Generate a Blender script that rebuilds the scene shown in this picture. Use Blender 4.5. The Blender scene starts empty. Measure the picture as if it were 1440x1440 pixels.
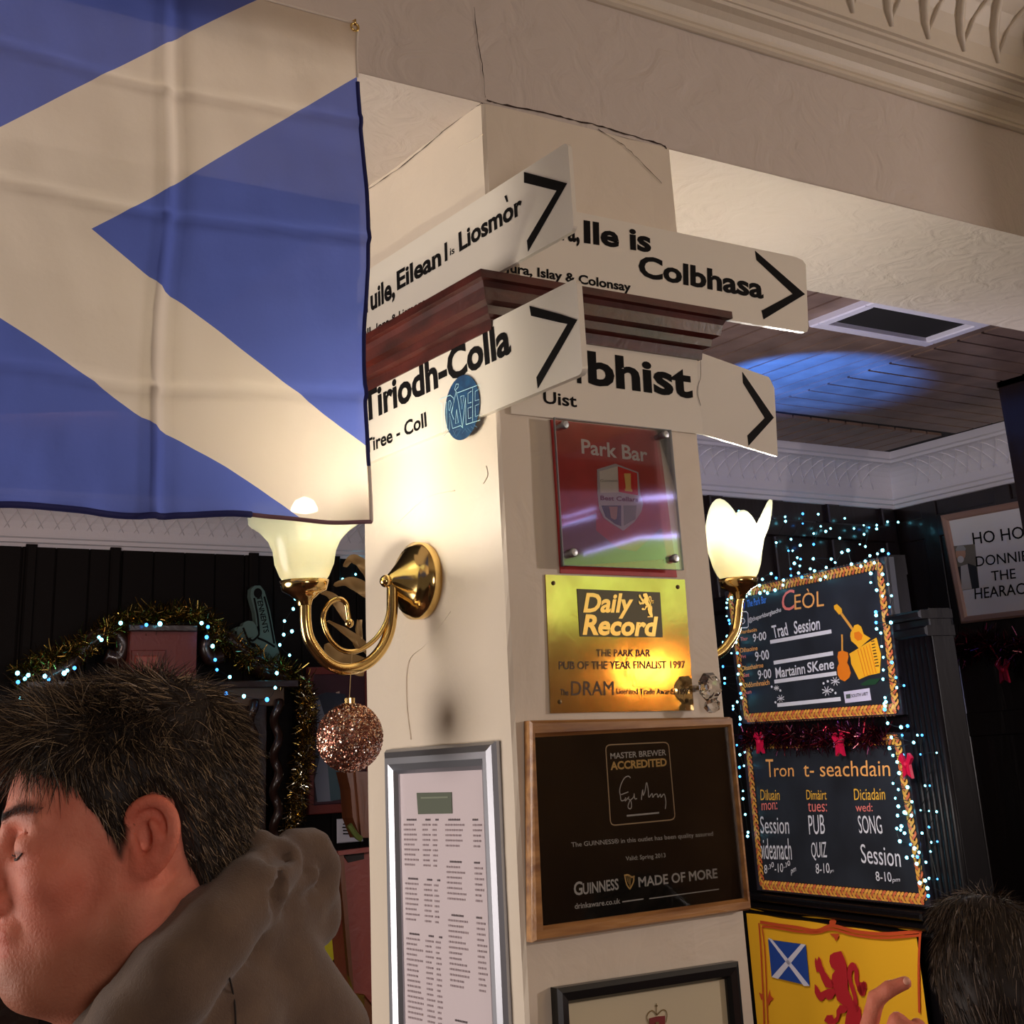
import bpy, math, random
import numpy as np
from mathutils import Vector, Matrix
from mathutils.geometry import tessellate_polygon
random.seed(7); RNG = np.random.default_rng(7)
scene = bpy.context.scene
COL = scene.collection
# ------------------------------------------------------------------ camera
# world: column front corner at x=0,y=0; +X along its right face, +Y along its left face, +Z up (metres)
F, CX, CY = 1975.3, 719.94, 372.75
yaw, pit, rol = math.radians(-34.616), math.radians(19.614), math.radians(-3.092)
r0 = np.array([math.cos(yaw), math.sin(yaw), 0]); f0 = np.array([-math.sin(yaw), math.cos(yaw), 0]); u0 = np.array([0, 0, 1.0])
RF_ = f0*math.cos(pit)+u0*math.sin(pit); UU = u0*math.cos(pit)-f0*math.sin(pit)
RR = r0*math.cos(rol)+UU*math.sin(rol); RU = UU*math.cos(rol)-r0*math.sin(rol)
CAM = np.array([-1.109, -1.664, 1.60])
cam = bpy.data.objects.new('camera', bpy.data.cameras.new('camera')); COL.objects.link(cam)
cam.matrix_world = Matrix(((RR[0], RU[0], -RF_[0], CAM[0]), (RR[1], RU[1], -RF_[1], CAM[1]), (RR[2], RU[2], -RF_[2], CAM[2]), (0, 0, 0, 1)))
cam.data.sensor_width = 36; cam.data.sensor_fit = 'HORIZONTAL'
cam.data.lens = F/1440*36; cam.data.shift_x = 0.0; cam.data.shift_y = -(720-CY)/1440
cam.data.clip_start = 0.05; cam.data.clip_end = 60
scene.camera = cam
# ------------------------------------------------------------------ world, view, lights
vs = scene.view_settings
vs.view_transform = 'Standard'; vs.look = 'None'; vs.gamma = 1; vs.use_curve_mapping = False; vs.exposure = 0.0
w = bpy.data.worlds.new('world'); scene.world = w; w.use_nodes = True
w.node_tree.nodes['Background'].inputs[0].default_value = (1.0, 0.80, 0.66, 1)
w.node_tree.nodes['Background'].inputs[1].default_value = 0.09
def light(name, kind, loc, energy, color, size=0.05, aim=None, **kw):
    d = bpy.data.lights.new(name, kind); d.energy = energy; d.color = color
    if kind == 'AREA': d.shape = 'DISK'; d.size = size
    else: d.shadow_soft_size = size
    for k, v in kw.items(): setattr(d, k, v)
    o = bpy.data.objects.new(name, d); COL.objects.link(o); o.location = loc
    if aim is not None: o.rotation_euler = (Vector(aim)-Vector(loc)).to_track_quat('-Z', 'Y').to_euler()
    return o
WARM = (1.0, 0.80, 0.58); LAMPC = (1.0, 0.92, 0.78)
light('bar_light', 'AREA', (-1.0, -3.2, 1.5), 15, (1.0, 0.87, 0.83), 0.9, aim=(-0.1, 0, 1.5))  # soft unseen fill added for the flag and front faces
light('side_room_fill', 'AREA', (-2.4, 1.2, 1.35), 52, (1.0, 0.89, 0.82), 1.7, aim=(0, 0.2, 2.0))  # unseen fill added to brighten the left face, flag and soffit
light('bar_light', 'AREA', (3.2, -2.1, 2.1), 31, (1.0, 0.85, 0.80), 0.18, aim=(0.4, 0, 1.6))
light('sconce_bulb_light', 'POINT', (-0.192, 0.226, 1.974), 8.0, LAMPC, 0.022)
light('sconce_bulb_light', 'POINT', (0.652, 0.226, 1.975), 32.0, LAMPC, 0.022)
light('blue_stage_light', 'SPOT', (2.1, 1.75, 2.1), 330, (0.03, 0.19, 1.0), 0.02, aim=(2.62, 1.92, 2.9), spot_size=0.85, spot_blend=0.5)
light('blue_stage_light', 'AREA', (1.5, 1.1, 2.1), 3.0, (0.22, 0.26, 1.0), 0.3, aim=(2.3, 1.5, 2.9))
light('blue_stage_light', 'AREA', (2.9, 0.9, 1.9), 2.0, (0.36, 0.40, 1.0), 0.4, aim=(3.3, 2.4, 2.75))
light('back_room_fill', 'AREA', (0.3, 3.3, 2.75), 5.0, (1.0, 0.72, 0.62), 0.5, aim=(1.2, 4.9, 1.9))  # added fill, no fitting there, lifts door surround and tinsel
light('back_room_fill', 'AREA', (1.2, 1.0, 1.9), 16.0, (0.95, 0.88, 0.85), 0.3, aim=(2.5, 1.8, 1.3))  # unseen fill added to brighten the chalkboards
light('back_room_fill', 'AREA', (3.95, 0.9, 2.2), 2.2, (1.0, 0.9, 0.85), 0.2, aim=(4.2, 2.2, 2.3))  # unseen lamp added to brighten the framed notice
light('back_room_fill', 'AREA', (2.0, 1.3, 1.75), 7.0, (1.0, 0.93, 0.84), 0.3, aim=(1.3, 0.3, 2.587))  # upward fill added to help the right sconce light the soffit
light('front_wall_fill', 'POINT', (2.2, -3.2, 2.3), 20, (1.0, 0.78, 0.55), 0.2)  # unseen fill added so the brass has a bright wall to mirror
# ------------------------------------------------------------------ helpers
def ray(x, y):
    return RF_+RR*(x-CX)/F-RU*(y-CY)/F
def on(x, y, X=None, Y=None, Z=None):          # where the sight line through a photo pixel meets a real wall plane
    d = ray(x, y)
    t = (X-CAM[0])/d[0] if X is not None else (Y-CAM[1])/d[1] if Y is not None else (Z-CAM[2])/d[2]
    return CAM+d*t
def at(x, y, depth): return CAM+ray(x, y)*depth
class Fr:                                       # a flat surface: origin, u (right), v (up), n (towards the room)
    def __init__(s, o, u, v=(0, 0, 1)):
        s.o = np.array(o, float); s.u = np.array(u, float)/np.linalg.norm(u); v = np.array(v, float); s.v = v-s.u*(v@s.u); s.v /= np.linalg.norm(s.v); s.n = np.cross(s.u, s.v)
    def p(s, a, b, c=0): return s.o+s.u*a+s.v*b+s.n*c
    def px(s, x, y, c=0):
        d = ray(x, y); t = ((s.o+s.n*c-CAM)@s.n)/(d@s.n); q = CAM+d*t-s.o
        return np.array([q@s.u, q@s.v])
def lin(c):
    c = c/255.0
    return c/12.92 if c <= 0.04045 else ((c+0.055)/1.055)**2.4
def C4(c): return (lin(c[0]), lin(c[1]), lin(c[2]), 1)
def mat(name, col, rough=0.6, metal=0.0, bump=None, var=None, emit=None, coat=0.0, trans=0.0, alpha=1.0, spec=0.5, ior=None, sheen=0.0, sss=0.0):
    m = bpy.data.materials.new(name); m.use_nodes = True; nt = m.node_tree; b = nt.nodes['Principled BSDF']
    b.inputs['Base Color'].default_value = C4(col); b.inputs['Roughness'].default_value = rough; b.inputs['Metallic'].default_value = metal
    b.inputs['Coat Weight'].default_value = coat; b.inputs['Coat Roughness'].default_value = 0.12
    b.inputs['Transmission Weight'].default_value = trans; b.inputs['Alpha'].default_value = alpha
    b.inputs['Specular IOR Level'].default_value = spec; b.inputs['Sheen Weight'].default_value = sheen
    if sss: b.inputs['Subsurface Weight'].default_value = sss; b.inputs['Subsurface Radius'].default_value = (0.012, 0.004, 0.002); b.inputs['Subsurface Scale'].default_value = 1.0
    if ior: b.inputs['IOR'].default_value = ior
    tc = nt.nodes.new('ShaderNodeNewGeometry')
    if var:                                     # (second colour, scale, stretch xyz, contrast)
        col2, sc, st, con = var
        mp = nt.nodes.new('ShaderNodeMapping'); mp.inputs['Scale'].default_value = st; nt.links.new(tc.outputs['Position'], mp.inputs[0])
        n = nt.nodes.new('ShaderNodeTexNoise'); n.inputs['Scale'].default_value = sc; n.inputs['Detail'].default_value = 5; nt.links.new(mp.outputs[0], n.inputs['Vector'])
        r = nt.nodes.new('ShaderNodeMapRange'); r.inputs[1].default_value = 0.5-con; r.inputs[2].default_value = 0.5+con; nt.links.new(n.outputs[0], r.inputs[0])
        mx = nt.nodes.new('ShaderNodeMix'); mx.data_type = 'RGBA'; mx.inputs[6].default_value = C4(col); mx.inputs[7].default_value = C4(col2)
        nt.links.new(r.outputs[0], mx.inputs[0]); nt.links.new(mx.outputs[2], b.inputs['Base Color'])
    if bump:                                    # (scale, distance, stretch)
        mp = nt.nodes.new('ShaderNodeMapping'); mp.inputs['Scale'].default_value = bump[2] if len(bump) > 2 else (1, 1, 1); nt.links.new(tc.outputs['Position'], mp.inputs[0])
        n = nt.nodes.new('ShaderNodeTexNoise'); n.inputs['Scale'].default_value = bump[0]; n.inputs['Detail'].default_value = 4; n.inputs['Distortion'].default_value = 1.2; nt.links.new(mp.outputs[0], n.inputs['Vector'])
        bp = nt.nodes.new('ShaderNodeBump'); bp.inputs['Distance'].default_value = bump[1]; bp.inputs['Strength'].default_value = 1.0
        nt.links.new(n.outputs[0], bp.inputs['Height']); nt.links.new(bp.outputs[0], b.inputs['Normal'])
    if emit: b.inputs['Emission Color'].default_value = C4(emit[0]); b.inputs['Emission Strength'].default_value = emit[1]
    return m
WPOS = {}
def O(name, V, Fc, m, parent=None, smooth=False, loc=None, mi=None):
    V = np.asarray(V, float).reshape(-1, 3)
    if loc is None: loc = (V.min(0)+V.max(0))/2; loc[2] = V[:, 2].min()
    loc = np.array(loc, float)
    me = bpy.data.meshes.new(name); me.from_pydata((V-loc).tolist(), [], [tuple(int(i) for i in f) for f in Fc] if not isinstance(Fc, np.ndarray) else Fc.tolist())
    for k in (m if isinstance(m, (list, tuple)) else [m]): me.materials.append(k)
    if mi is not None: me.polygons.foreach_set('material_index', mi)
    if smooth: me.polygons.foreach_set('use_smooth', [True]*len(me.polygons))
    me.update()
    o = bpy.data.objects.new(name, me); COL.objects.link(o)
    WPOS[o] = loc
    if parent is not None: o.parent = parent; o.location = loc-WPOS[parent]
    else: o.location = loc
    return o
def E(name, loc, label=None, cat=None, group=None, kind=None, parent=None):
    o = bpy.data.objects.new(name, None); COL.objects.link(o); loc = np.array(loc, float); WPOS[o] = loc
    o.empty_display_size = 0.05
    if parent is not None: o.parent = parent; o.location = loc-WPOS[parent]
    else: o.location = loc
    return tag(o, label, cat, group, kind)
def tag(o, label=None, cat=None, group=None, kind=None):
    if label: o['label'] = label
    if cat: o['category'] = cat
    if group: o['group'] = group
    if kind: o['kind'] = kind
    return o
def join(*parts):
    V, Fc, n = [], [], 0
    for v, f in parts:
        v = np.asarray(v, float).reshape(-1, 3); V.append(v); Fc += [tuple(int(i)+n for i in q) for q in f]; n += len(v)
    return np.concatenate(V), Fc
def box(fr, a0, a1, b0, b1, c0, c1, bev=0.0):
    if bev <= 0:
        V = [fr.p(a, b, c) for c in (c0, c1) for a, b in ((a0, b0), (a1, b0), (a1, b1), (a0, b1))]
        return V, [(3, 2, 1, 0), (4, 5, 6, 7), (0, 1, 5, 4), (1, 2, 6, 5), (2, 3, 7, 6), (3, 0, 4, 7)]
    rings = [(c0, 0), (c1-bev, 0), (c1, bev)]
    V, Fc = [], []
    for c, i in rings: V += [fr.p(a, b, c) for a, b in ((a0+i, b0+i), (a1-i, b0+i), (a1-i, b1-i), (a0+i, b1-i))]
    for k in range(2):
        for j in range(4): Fc.append((k*4+j, k*4+(j+1) % 4, k*4+4+(j+1) % 4, k*4+4+j))
    Fc += [(3, 2, 1, 0), (8, 9, 10, 11)]
    return V, Fc
def prism(fr, pts, c0, c1):                      # extruded polygon in a frame, pts = [(a,b)]
    pts = [tuple(q) for q in pts]
    area = sum(pts[i][0]*pts[(i+1) % len(pts)][1]-pts[(i+1) % len(pts)][0]*pts[i][1] for i in range(len(pts)))
    if area < 0: pts = pts[::-1]
    n = len(pts); tri = tessellate_polygon([[Vector((a, b, 0)) for a, b in pts]])
    V = [fr.p(a, b, c0) for a, b in pts]+[fr.p(a, b, c1) for a, b in pts]
    Fc = [(i, (i+1) % n, n+(i+1) % n, n+i) for i in range(n)]
    for t in tri:
        a, b, c = t; s = (pts[b][0]-pts[a][0])*(pts[c][1]-pts[a][1])-(pts[c][0]-pts[a][0])*(pts[b][1]-pts[a][1])
        if s < 0: a, b, c = a, c, b
        Fc.append((n+a, n+b, n+c)); Fc.append((c, b, a))
    return V, Fc
def rrect(a0, a1, b0, b1, r, k=5):
    P = []
    for cx, cy, s in ((a1-r, b0+r, -90), (a1-r, b1-r, 0), (a0+r, b1-r, 90), (a0+r, b0+r, 180)):
        for i in range(k+1):
            t = math.radians(s+90*i/k); P.append((cx+r*math.cos(t), cy+r*math.sin(t)))
    return P
def ellipse(ca, cb, ra, rb, k=28): return [(ca+ra*math.cos(2*math.pi*i/k), cb+rb*math.sin(2*math.pi*i/k)) for i in range(k)]
def ribbon(fr, pts, wd, c0, c1=None, closed=False, taper=None):   # flat stroke along (a,b) points
    c1 = None
    P = np.array(pts, float); n = len(P); V = []
    for i in range(n):
        if closed: t = P[(i+1) % n]-P[i-1]
        else: t = P[min(i+1, n-1)]-P[max(i-1, 0)]
        t = t/(np.linalg.norm(t)+1e-9); nn = np.array([-t[1], t[0]])
        ww = wd/2*(taper[i] if taper is not None else 1)
        cc = c0 if np.isscalar(c0) else c0[i]
        for s in (1, -1): q = P[i]+nn*ww*s; V.append(fr.p(q[0], q[1], cc+0.0004))
    Fc = []
    for i in range(n if closed else n-1):
        j = (i+1) % n; Fc.append((2*i, 2*i+1, 2*j+1, 2*j))
    return V, Fc
def smoothpts(P, k=6, closed=False):
    P = np.array(P, float); n = len(P); out = []
    rng = range(n) if closed else range(n-1)
    for i in rng:
        if closed: a, b, c, d = P[i-1], P[i], P[(i+1) % n], P[(i+2) % n]
        else: a, b, c, d = P[max(i-1, 0)], P[i], P[i+1], P[min(i+2, n-1)]
        for j in range(k):
            t = j/k; out.append(0.5*((2*b)+(-a+c)*t+(2*a-5*b+4*c-d)*t*t+(-a+3*b-3*c+d)*t**3))
    if not closed: out.append(P[-1])
    return np.array(out)
def tube(P, r, k=10, closed=False, caps=True):
    P = np.array(P, float); n = len(P); R = np.full(n, r) if np.isscalar(r) else np.array(r, float)
    T = np.array([P[(i+1) % n]-P[i-1] if closed else P[min(i+1, n-1)]-P[max(i-1, 0)] for i in range(n)]); T /= np.linalg.norm(T, axis=1)[:, None]+1e-12
    a = np.cross(T[0], [0, 0, 1]); a = a if np.linalg.norm(a) > 1e-3 else np.cross(T[0], [0, 1, 0]); a /= np.linalg.norm(a)
    V = []
    for i in range(n):
        a = a-T[i]*(a@T[i]); a /= np.linalg.norm(a); b = np.cross(T[i], a)
        for j in range(k):
            t = 2*math.pi*j/k; V.append(P[i]+(a*math.cos(t)+b*math.sin(t))*R[i])
    Fc = []
    for i in range(n if closed else n-1):
        for j in range(k): q = (i+1) % n; Fc.append((i*k+j, i*k+(j+1) % k, q*k+(j+1) % k, q*k+j))
    if caps and not closed: Fc.append(tuple(range(k))[::-1]); Fc.append(tuple((n-1)*k+j for j in range(k)))
    return V, Fc
def lathe(o, ax, prof, k=32, wav=None):          # prof = [(r, h)] around axis ax from point o
    ax = np.array(ax, float); ax /= np.linalg.norm(ax); a = np.cross(ax, [0.3, 0.5, 0.81]); a /= np.linalg.norm(a); b = np.cross(ax, a)
    if abs(ax[2]) > 0.99: a = np.array([1.0, 0, 0]); b = np.cross(ax, a)
    V = []; o = np.array(o, float)
    for q, (r, h) in enumerate(prof):
        for j in range(k):
            t = 2*math.pi*j/k; rr, hh = (r, h) if wav is None else wav(r, h, t, q)
            V.append(o+ax*hh+(a*math.cos(t)+b*math.sin(t))*rr)
    Fc = [(q*k+j, q*k+(j+1) % k, (q+1)*k+(j+1) % k, (q+1)*k+j) for q in range(len(prof)-1) for j in range(k)]
    return V, Fc
def sph(c, r, k=12, q=8): return lathe(c, (0, 0, 1), [(max(1e-5, r*math.sin(math.pi*i/q)), -r*math.cos(math.pi*i/q)) for i in range(q+1)], k)
_tc = {}
def glyphs(s, bold):
    key = (s, bold)
    if key not in _tc:
        cu = bpy.data.curves.new('t', 'FONT'); cu.body = s; cu.size = 1; cu.offset = bold; cu.resolution_u = 3
        o = bpy.data.objects.new('t', cu); COL.objects.link(o); dg = bpy.context.evaluated_depsgraph_get(); me = o.evaluated_get(dg).to_mesh()
        V = np.array([v.co[:2] for v in me.vertices]); Fc = [tuple(p.vertices) for p in me.polygons]
        o.evaluated_get(dg).to_mesh_clear(); bpy.data.objects.remove(o); bpy.data.curves.remove(cu)
        lo, hi = V.min(0), V.max(0); _tc[key] = ((V-lo)/(hi-lo), Fc)
    return _tc[key]
def text(fr, s, bl, br, tl, c=0.0006, bold=0.0, pix=True):   # the bounding box of the words: bottom-left, bottom-right, top-left
    if pix: bl, br, tl = fr.px(*bl, c), fr.px(*br, c), fr.px(*tl, c)
    bl, br, tl = map(np.array, (bl, br, tl)); V, Fc = glyphs(s, bold)
    return [fr.p(*(bl+(br-bl)*x+(tl-bl)*y), c) for x, y in V], Fc
def P2(fr, pts, c=0.0): return [tuple(fr.px(x, y, c)) for x, y in pts]
def Zm(x0, y0, s, pts): return [(x0+x/s, y0+y/s) for x, y in pts]
# signed distance modelling -> one continuous surface
class SDF:
    def __init__(s, lo, hi, h):
        s.lo = np.array(lo, float); s.h = h; n = np.ceil((np.array(hi)-s.lo)/h).astype(int)+1
        g = [s.lo[i]+np.arange(n[i])*h for i in range(3)]
        s.X, s.Y, s.Z = np.meshgrid(*g, indexing='ij', sparse=False); s.X = s.X.astype(np.float32); s.Y = s.Y.astype(np.float32); s.Z = s.Z.astype(np.float32)
        s.F = np.full(s.X.shape, 1.0, np.float32)
    def cap(s, a, b, ra, rb=None):
        rb = ra if rb is None else rb; a = np.array(a, float); b = np.array(b, float); d = b-a; L = d@d+1e-12
        t = np.clip(((s.X-a[0])*d[0]+(s.Y-a[1])*d[1]+(s.Z-a[2])*d[2])/L, 0, 1)
        return np.sqrt((s.X-a[0]-t*d[0])**2+(s.Y-a[1]-t*d[1])**2+(s.Z-a[2]-t*d[2])**2)-(ra+(rb-ra)*t)
    def ell(s, c, r, M=None):
        x, y, z = s.X-c[0], s.Y-c[1], s.Z-c[2]
        if M is not None: x, y, z = (x*M[0][0]+y*M[0][1]+z*M[0][2], x*M[1][0]+y*M[1][1]+z*M[1][2], x*M[2][0]+y*M[2][1]+z*M[2][2])
        k = np.sqrt((x/r[0])**2+(y/r[1])**2+(z/r[2])**2); return (k-1)*min(r)*1.0 if False else k*(k-1)/(np.sqrt((x/r[0]**2)**2+(y/r[1]**2)**2+(z/r[2]**2)**2)+1e-9)
    def add(s, D, k=0.01):
        h = np.clip(0.5+0.5*(s.F-D)/k, 0, 1); s.F = s.F*(1-h)+D*h-k*h*(1-h); return s
    def sub(s, D, k=0.005):
        h = np.clip(0.5-0.5*(s.F+D)/k, 0, 1); s.F = s.F*(1-h)+(-D)*h+k*h*(1-h); return s
    def mesh(s):
        A = s.F; ins = A < 0; n = A.shape; cn = tuple(i-1 for i in n)
        cnt = np.zeros(cn, np.float32); acc = np.zeros(cn+(3,), np.float32)
        def cs(dx, dy, dz): return (slice(dx, dx+cn[0]), slice(dy, dy+cn[1]), slice(dz, dz+cn[2]))
        for ax in range(3):
            o1, o2 = [i for i in range(3) if i != ax]
            for p in (0, 1):
                for q in (0, 1):
                    d0 = [0, 0, 0]; d0[o1] = p; d0[o2] = q; d1 = list(d0); d1[ax] = 1
                    a, b = A[cs(*d0)], A[cs(*d1)]; m = (a < 0) != (b < 0)
                    t = np.where(m, a/(np.where(m, a-b, 1)), 0)
                    cnt += m
                    for e in range(3): acc[..., e] += np.where(m, t if e == ax else d0[e], 0)
        act = cnt > 0; idx = np.full(cn, -1, np.int64); idx[act] = np.arange(act.sum())
        base = np.argwhere(act); V = (base+acc[act]/cnt[act][:, None])*s.h+s.lo
        Q = []
        for ax in range(3):
            o1, o2 = [(1, 2), (2, 0), (0, 1)][ax]
            sl0 = [slice(None)]*3; sl1 = [slice(None)]*3; sl0[ax] = slice(0, n[ax]-1); sl1[ax] = slice(1, n[ax])
            for e in (o1, o2): sl0[e] = slice(1, n[e]-1); sl1[e] = slice(1, n[e]-1)
            a, b = ins[tuple(sl0)], ins[tuple(sl1)]
            for flip, m in ((False, a & ~b), (True, ~a & b)):
                w_ = np.argwhere(m)
                if not len(w_): continue
                w_ = w_.copy(); w_[:, o1] += 1; w_[:, o2] += 1
                def g(p, q): z = w_.copy(); z[:, o1] -= p; z[:, o2] -= q; return idx[z[:, 0], z[:, 1], z[:, 2]]
                quad = np.stack([g(1, 1), g(0, 1), g(0, 0), g(1, 0)], 1)
                Q.append(quad[:, ::-1] if flip else quad)
        return V, np.concatenate(Q)
def noise3(V, s, seed=0):
    r = np.random.default_rng(seed); out = np.zeros(len(V))
    for i in range(6):
        k = r.normal(size=3)*s; out += np.sin(V@k+r.uniform(0, 6.28))
    return out/6
RFc = Fr((0, 0, 0), (1, 0, 0))        # right face of the column (plane y=0)
LFc = Fr((0, 0, 0), (0, -1, 0))       # left face of the column (plane x=0), u towards the corner
FLOOR = Fr((0, 0, 0), (1, 0, 0), (0, 1, 0))
# ------------------------------------------------------------------ materials
plaster = mat('cream_plaster', (222, 208, 188), 0.5, bump=(9, 0.0028), spec=0.4)
plaster2 = mat('cream_relief_plaster', (204, 191, 180), 0.6, bump=(13, 0.007), spec=0.35)
cornice_m = mat('cream_cornice_paint', (212, 199, 180), 0.5, bump=(30, 0.001))
cornice_w = mat('white_cornice_paint', (205, 200, 205), 0.5, bump=(30, 0.001))
darkwood = mat('dark_varnished_wood', (30, 17, 15), 0.3, bump=(9, 0.004, (1, 1, 0.15)), var=((17, 9, 9), 6, (1, 1, 0.1), 0.2), coat=0.35)
redwood = mat('polished_mahogany', (84, 32, 25), 0.34, bump=(40, 0.0005), var=((50, 18, 14), 14, (1, 1, 4), 0.2), coat=0.22, spec=0.45)
midwood = mat('brown_varnished_wood', (104, 56, 28), 0.35, bump=(30, 0.001, (1, 1, 0.2)), var=((74, 38, 20), 9, (1, 1, 0.2), 0.2), coat=0.3)
ceilwood = mat('ceiling_plank_wood', (134, 108, 90), 0.42, bump=(20, 0.001), var=((104, 82, 68), 8, (1, 1, 1), 0.2))
groove = mat('dark_groove', (22, 14, 12), 0.8)
brass = mat('polished_brass', (232, 198, 128), 0.14, 1.0)
steel = mat('brushed_silver', (176, 178, 186), 0.32, 0.9)
chrome = mat('chrome', (210, 212, 215), 0.12, 1.0)
signw = mat('white_sign_enamel', (226, 218, 203), 0.33, bump=(8, 0.0006), coat=0.3)
ink = mat('black_print', (16, 14, 14), 0.7, spec=0.1)
lacquer = mat('black_lacquered_wood', (12, 9, 11), 0.4, bump=(9, 0.002, (1, 1, 0.15)), spec=0.15)
deepwood = mat('dull_black_brown_wood', (15, 10, 9), 0.7, spec=0.15)
white = mat('white_print', (226, 222, 216), 0.5)
crack = mat('crack_shadow', (52, 34, 26), 0.9)
# ------------------------------------------------------------------ the setting
CW, CD, SOF, BD = 0.385, 0.42, 2.587, 0.465
def S(o): o['kind'] = 'structure'; return o
S(O('floor', *box(FLOOR, -5, 6, -5, 6, -0.05, 0), mat('dark_carpet', (60, 32, 30), 0.9)))
def grid_face(fr, a0, a1, b0, b1, na, nb, fn):
    V = [fr.p(a0+(a1-a0)*i/na, b0+(b1-b0)*j/nb, fn(a0+(a1-a0)*i/na, b0+(b1-b0)*j/nb)) for j in range(nb+1) for i in range(na+1)]
    return V, [(j*(na+1)+i, j*(na+1)+i+1, (j+1)*(na+1)+i+1, (j+1)*(na+1)+i) for j in range(nb) for i in range(na)]
# column: four slightly uneven plastered faces
e = 0.004
colV = []; colF = []
ring = []
for (x0, y0, x1, y1) in ((0, CD, 0, 0), (0, 0, CW, 0), (CW, 0, CW, CD), (CW, CD, 0, CD)):
    for t in np.linspace(0.012, 0.988, 9): ring.append((x0+(x1-x0)*t, y0+(y1-y0)*t))
zs = np.linspace(0, SOF, 60)
for z in zs:
    for k, (x, y) in enumerate(ring):
        dx = 0.0009*math.sin(7*z+k)+0.0007*math.sin(23*z+2*k); colV.append((x+dx, y+dx, z))
nr = len(ring)
for j in range(len(zs)-1):
    for k in range(nr): colF.append((j*nr+k, j*nr+(k+1) % nr, (j+1)*nr+(k+1) % nr, (j+1)*nr+k))
colF = [f[::-1] if False else f for f in colF]
wall_column = S(O('wall_column', colV, colF, plaster, smooth=False))
# beam across the top of the column, flush with its right face
BX0, BX1, BT = -1.6, 3.2, 3.1
wall_beam = S(O('wall_beam', *join(grid_face(Fr((0, 0.0005, 0), (1, 0, 0)), BX0, BX1, SOF, BT, 60, 8, lambda a, b: 0.0006*math.sin(9*a)+0.0005*math.sin(31*a+3)),
     box(Fr((0, BD, 0), (1, 0, 0)), BX0, BX1, SOF, BT, 0.0, BD-0.003)), plaster2))
# cracks where beam meets column
def crackline(fr, pts, wd, parent):
    P = P2(fr, pts); P = smoothpts(P, 5); P = P+RNG.normal(0, 0.0006, P.shape); tp = 0.35+RNG.random(len(P))
    return O('crack', *ribbon(fr, P, wd, 0.0012, taper=tp), crack, parent)
crackline(RFc, [(684, 141), (700, 146), (735, 153), (770, 160), (800, 168), (840, 177), (870, 186), (905, 196), (932, 205), (936, 210)], 0.0028, wall_beam)
crackline(RFc, [(666, 10), (670, 50), (677, 90), (682, 138)], 0.0012, wall_beam)
crackline(RFc, [(840, 182), (862, 196), (880, 208), (900, 227), (930, 258)], 0.0012, wall_column)
crackline(LFc, [(681, 144), (660, 157), (630, 180), (600, 206), (560, 238), (520, 266)], 0.0016, wall_column)
for pts in ([(680, 188), (664, 198), (648, 206), (640, 213)], [(634, 860), (600, 905), (575, 930), (572, 985), (578, 1040)], [(684, 655), (686, 668), (680, 680)], [(560, 735), (600, 700), (640, 690)]):
    P = smoothpts(P2(LFc, pts), 6)
    V, Fc = tube([LFc.p(a, b, 0.0005) for a, b in P], 0.0007, 5); O('plaster_ridge', V, Fc, plaster, wall_column, smooth=True)
# front cornice swept along x on the room side of the beam
def sweepx(prof, x0, x1, y0, sgn=-1, n=1):
    V = [(x0+(x1-x0)*i/n, y0+sgn*p, z) for i in range(n+1) for p, z in prof]; k = len(prof)
    return V, [(i*k+j, (i+1)*k+j, (i+1)*k+j+1, i*k+j+1) for i in range(n) for j in range(k-1)]
zb = 2.838
lower = [(0, zb-0.004), (0.006, zb-0.004), (0.012, zb), (0.012, zb+0.006), (0.006, zb+0.011), (0.010, zb+0.013), (0.012, zb+0.020), (0.018, zb+0.030), (0.030, zb+0.040), (0.044, zb+0.044), (0.046, zb+0.050), (0.050, zb+0.051), (0.052, zb+0.060), (0.062, zb+0.070), (0.070, zb+0.072), (0.071, zb+0.078), (0.078, zb+0.080)]
cove = [(0.078+0.24*(1-math.cos(t)), zb+0.082+0.20*math.sin(t)) for t in np.linspace(0, math.pi/2, 9)]
trim1 = S(O('trim_1', *sweepx(lower+cove, BX0, BX1, 0.0, n=1), cornice_m, smooth=False))
S(O('ceiling', *box(FLOOR, -4.5, BX1, -4.5, BD, zb+0.285, zb+0.33), mat('ceiling_paint', (214, 200, 176), 0.7)))
def covep(x, s, off=0.0):
    t = s*math.pi/2; nx, nz = -math.sin(t)*0+math.cos(t), -math.sin(t)
    p = 0.078+0.24*(1-math.cos(t)); z = zb+0.082+0.20*math.sin(t)
    n = np.array([0, -math.cos(t)*0.24, -math.sin(t)*0.2]); n /= np.linalg.norm(n)
    return np.array([x, -p, z])+n*off
x = -0.7
while x < 2.6:                                   # relief of the cove: heavy blades crossed by slimmer stems
    pts = [covep(x-0.105*s+0.010*math.sin(3.1*s), 0.03+0.93*s, 0.001) for s in np.linspace(0, 1, 10)]
    O('cove_blade', *tube(pts, [0.005, 0.009, 0.0105, 0.0105, 0.010, 0.009, 0.008, 0.007, 0.006, 0.004], 8), cornice_m, trim1, smooth=True)
    pts = [covep(x+0.004+0.13*s, 0.10+0.80*s**0.8, 0.0005) for s in np.linspace(0, 1, 7)]
    O('cove_stem', *tube(pts, [0.003, 0.005, 0.0055, 0.0055, 0.005, 0.004, 0.002], 6), cornice_m, trim1, smooth=True)
    x += 0.108
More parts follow.
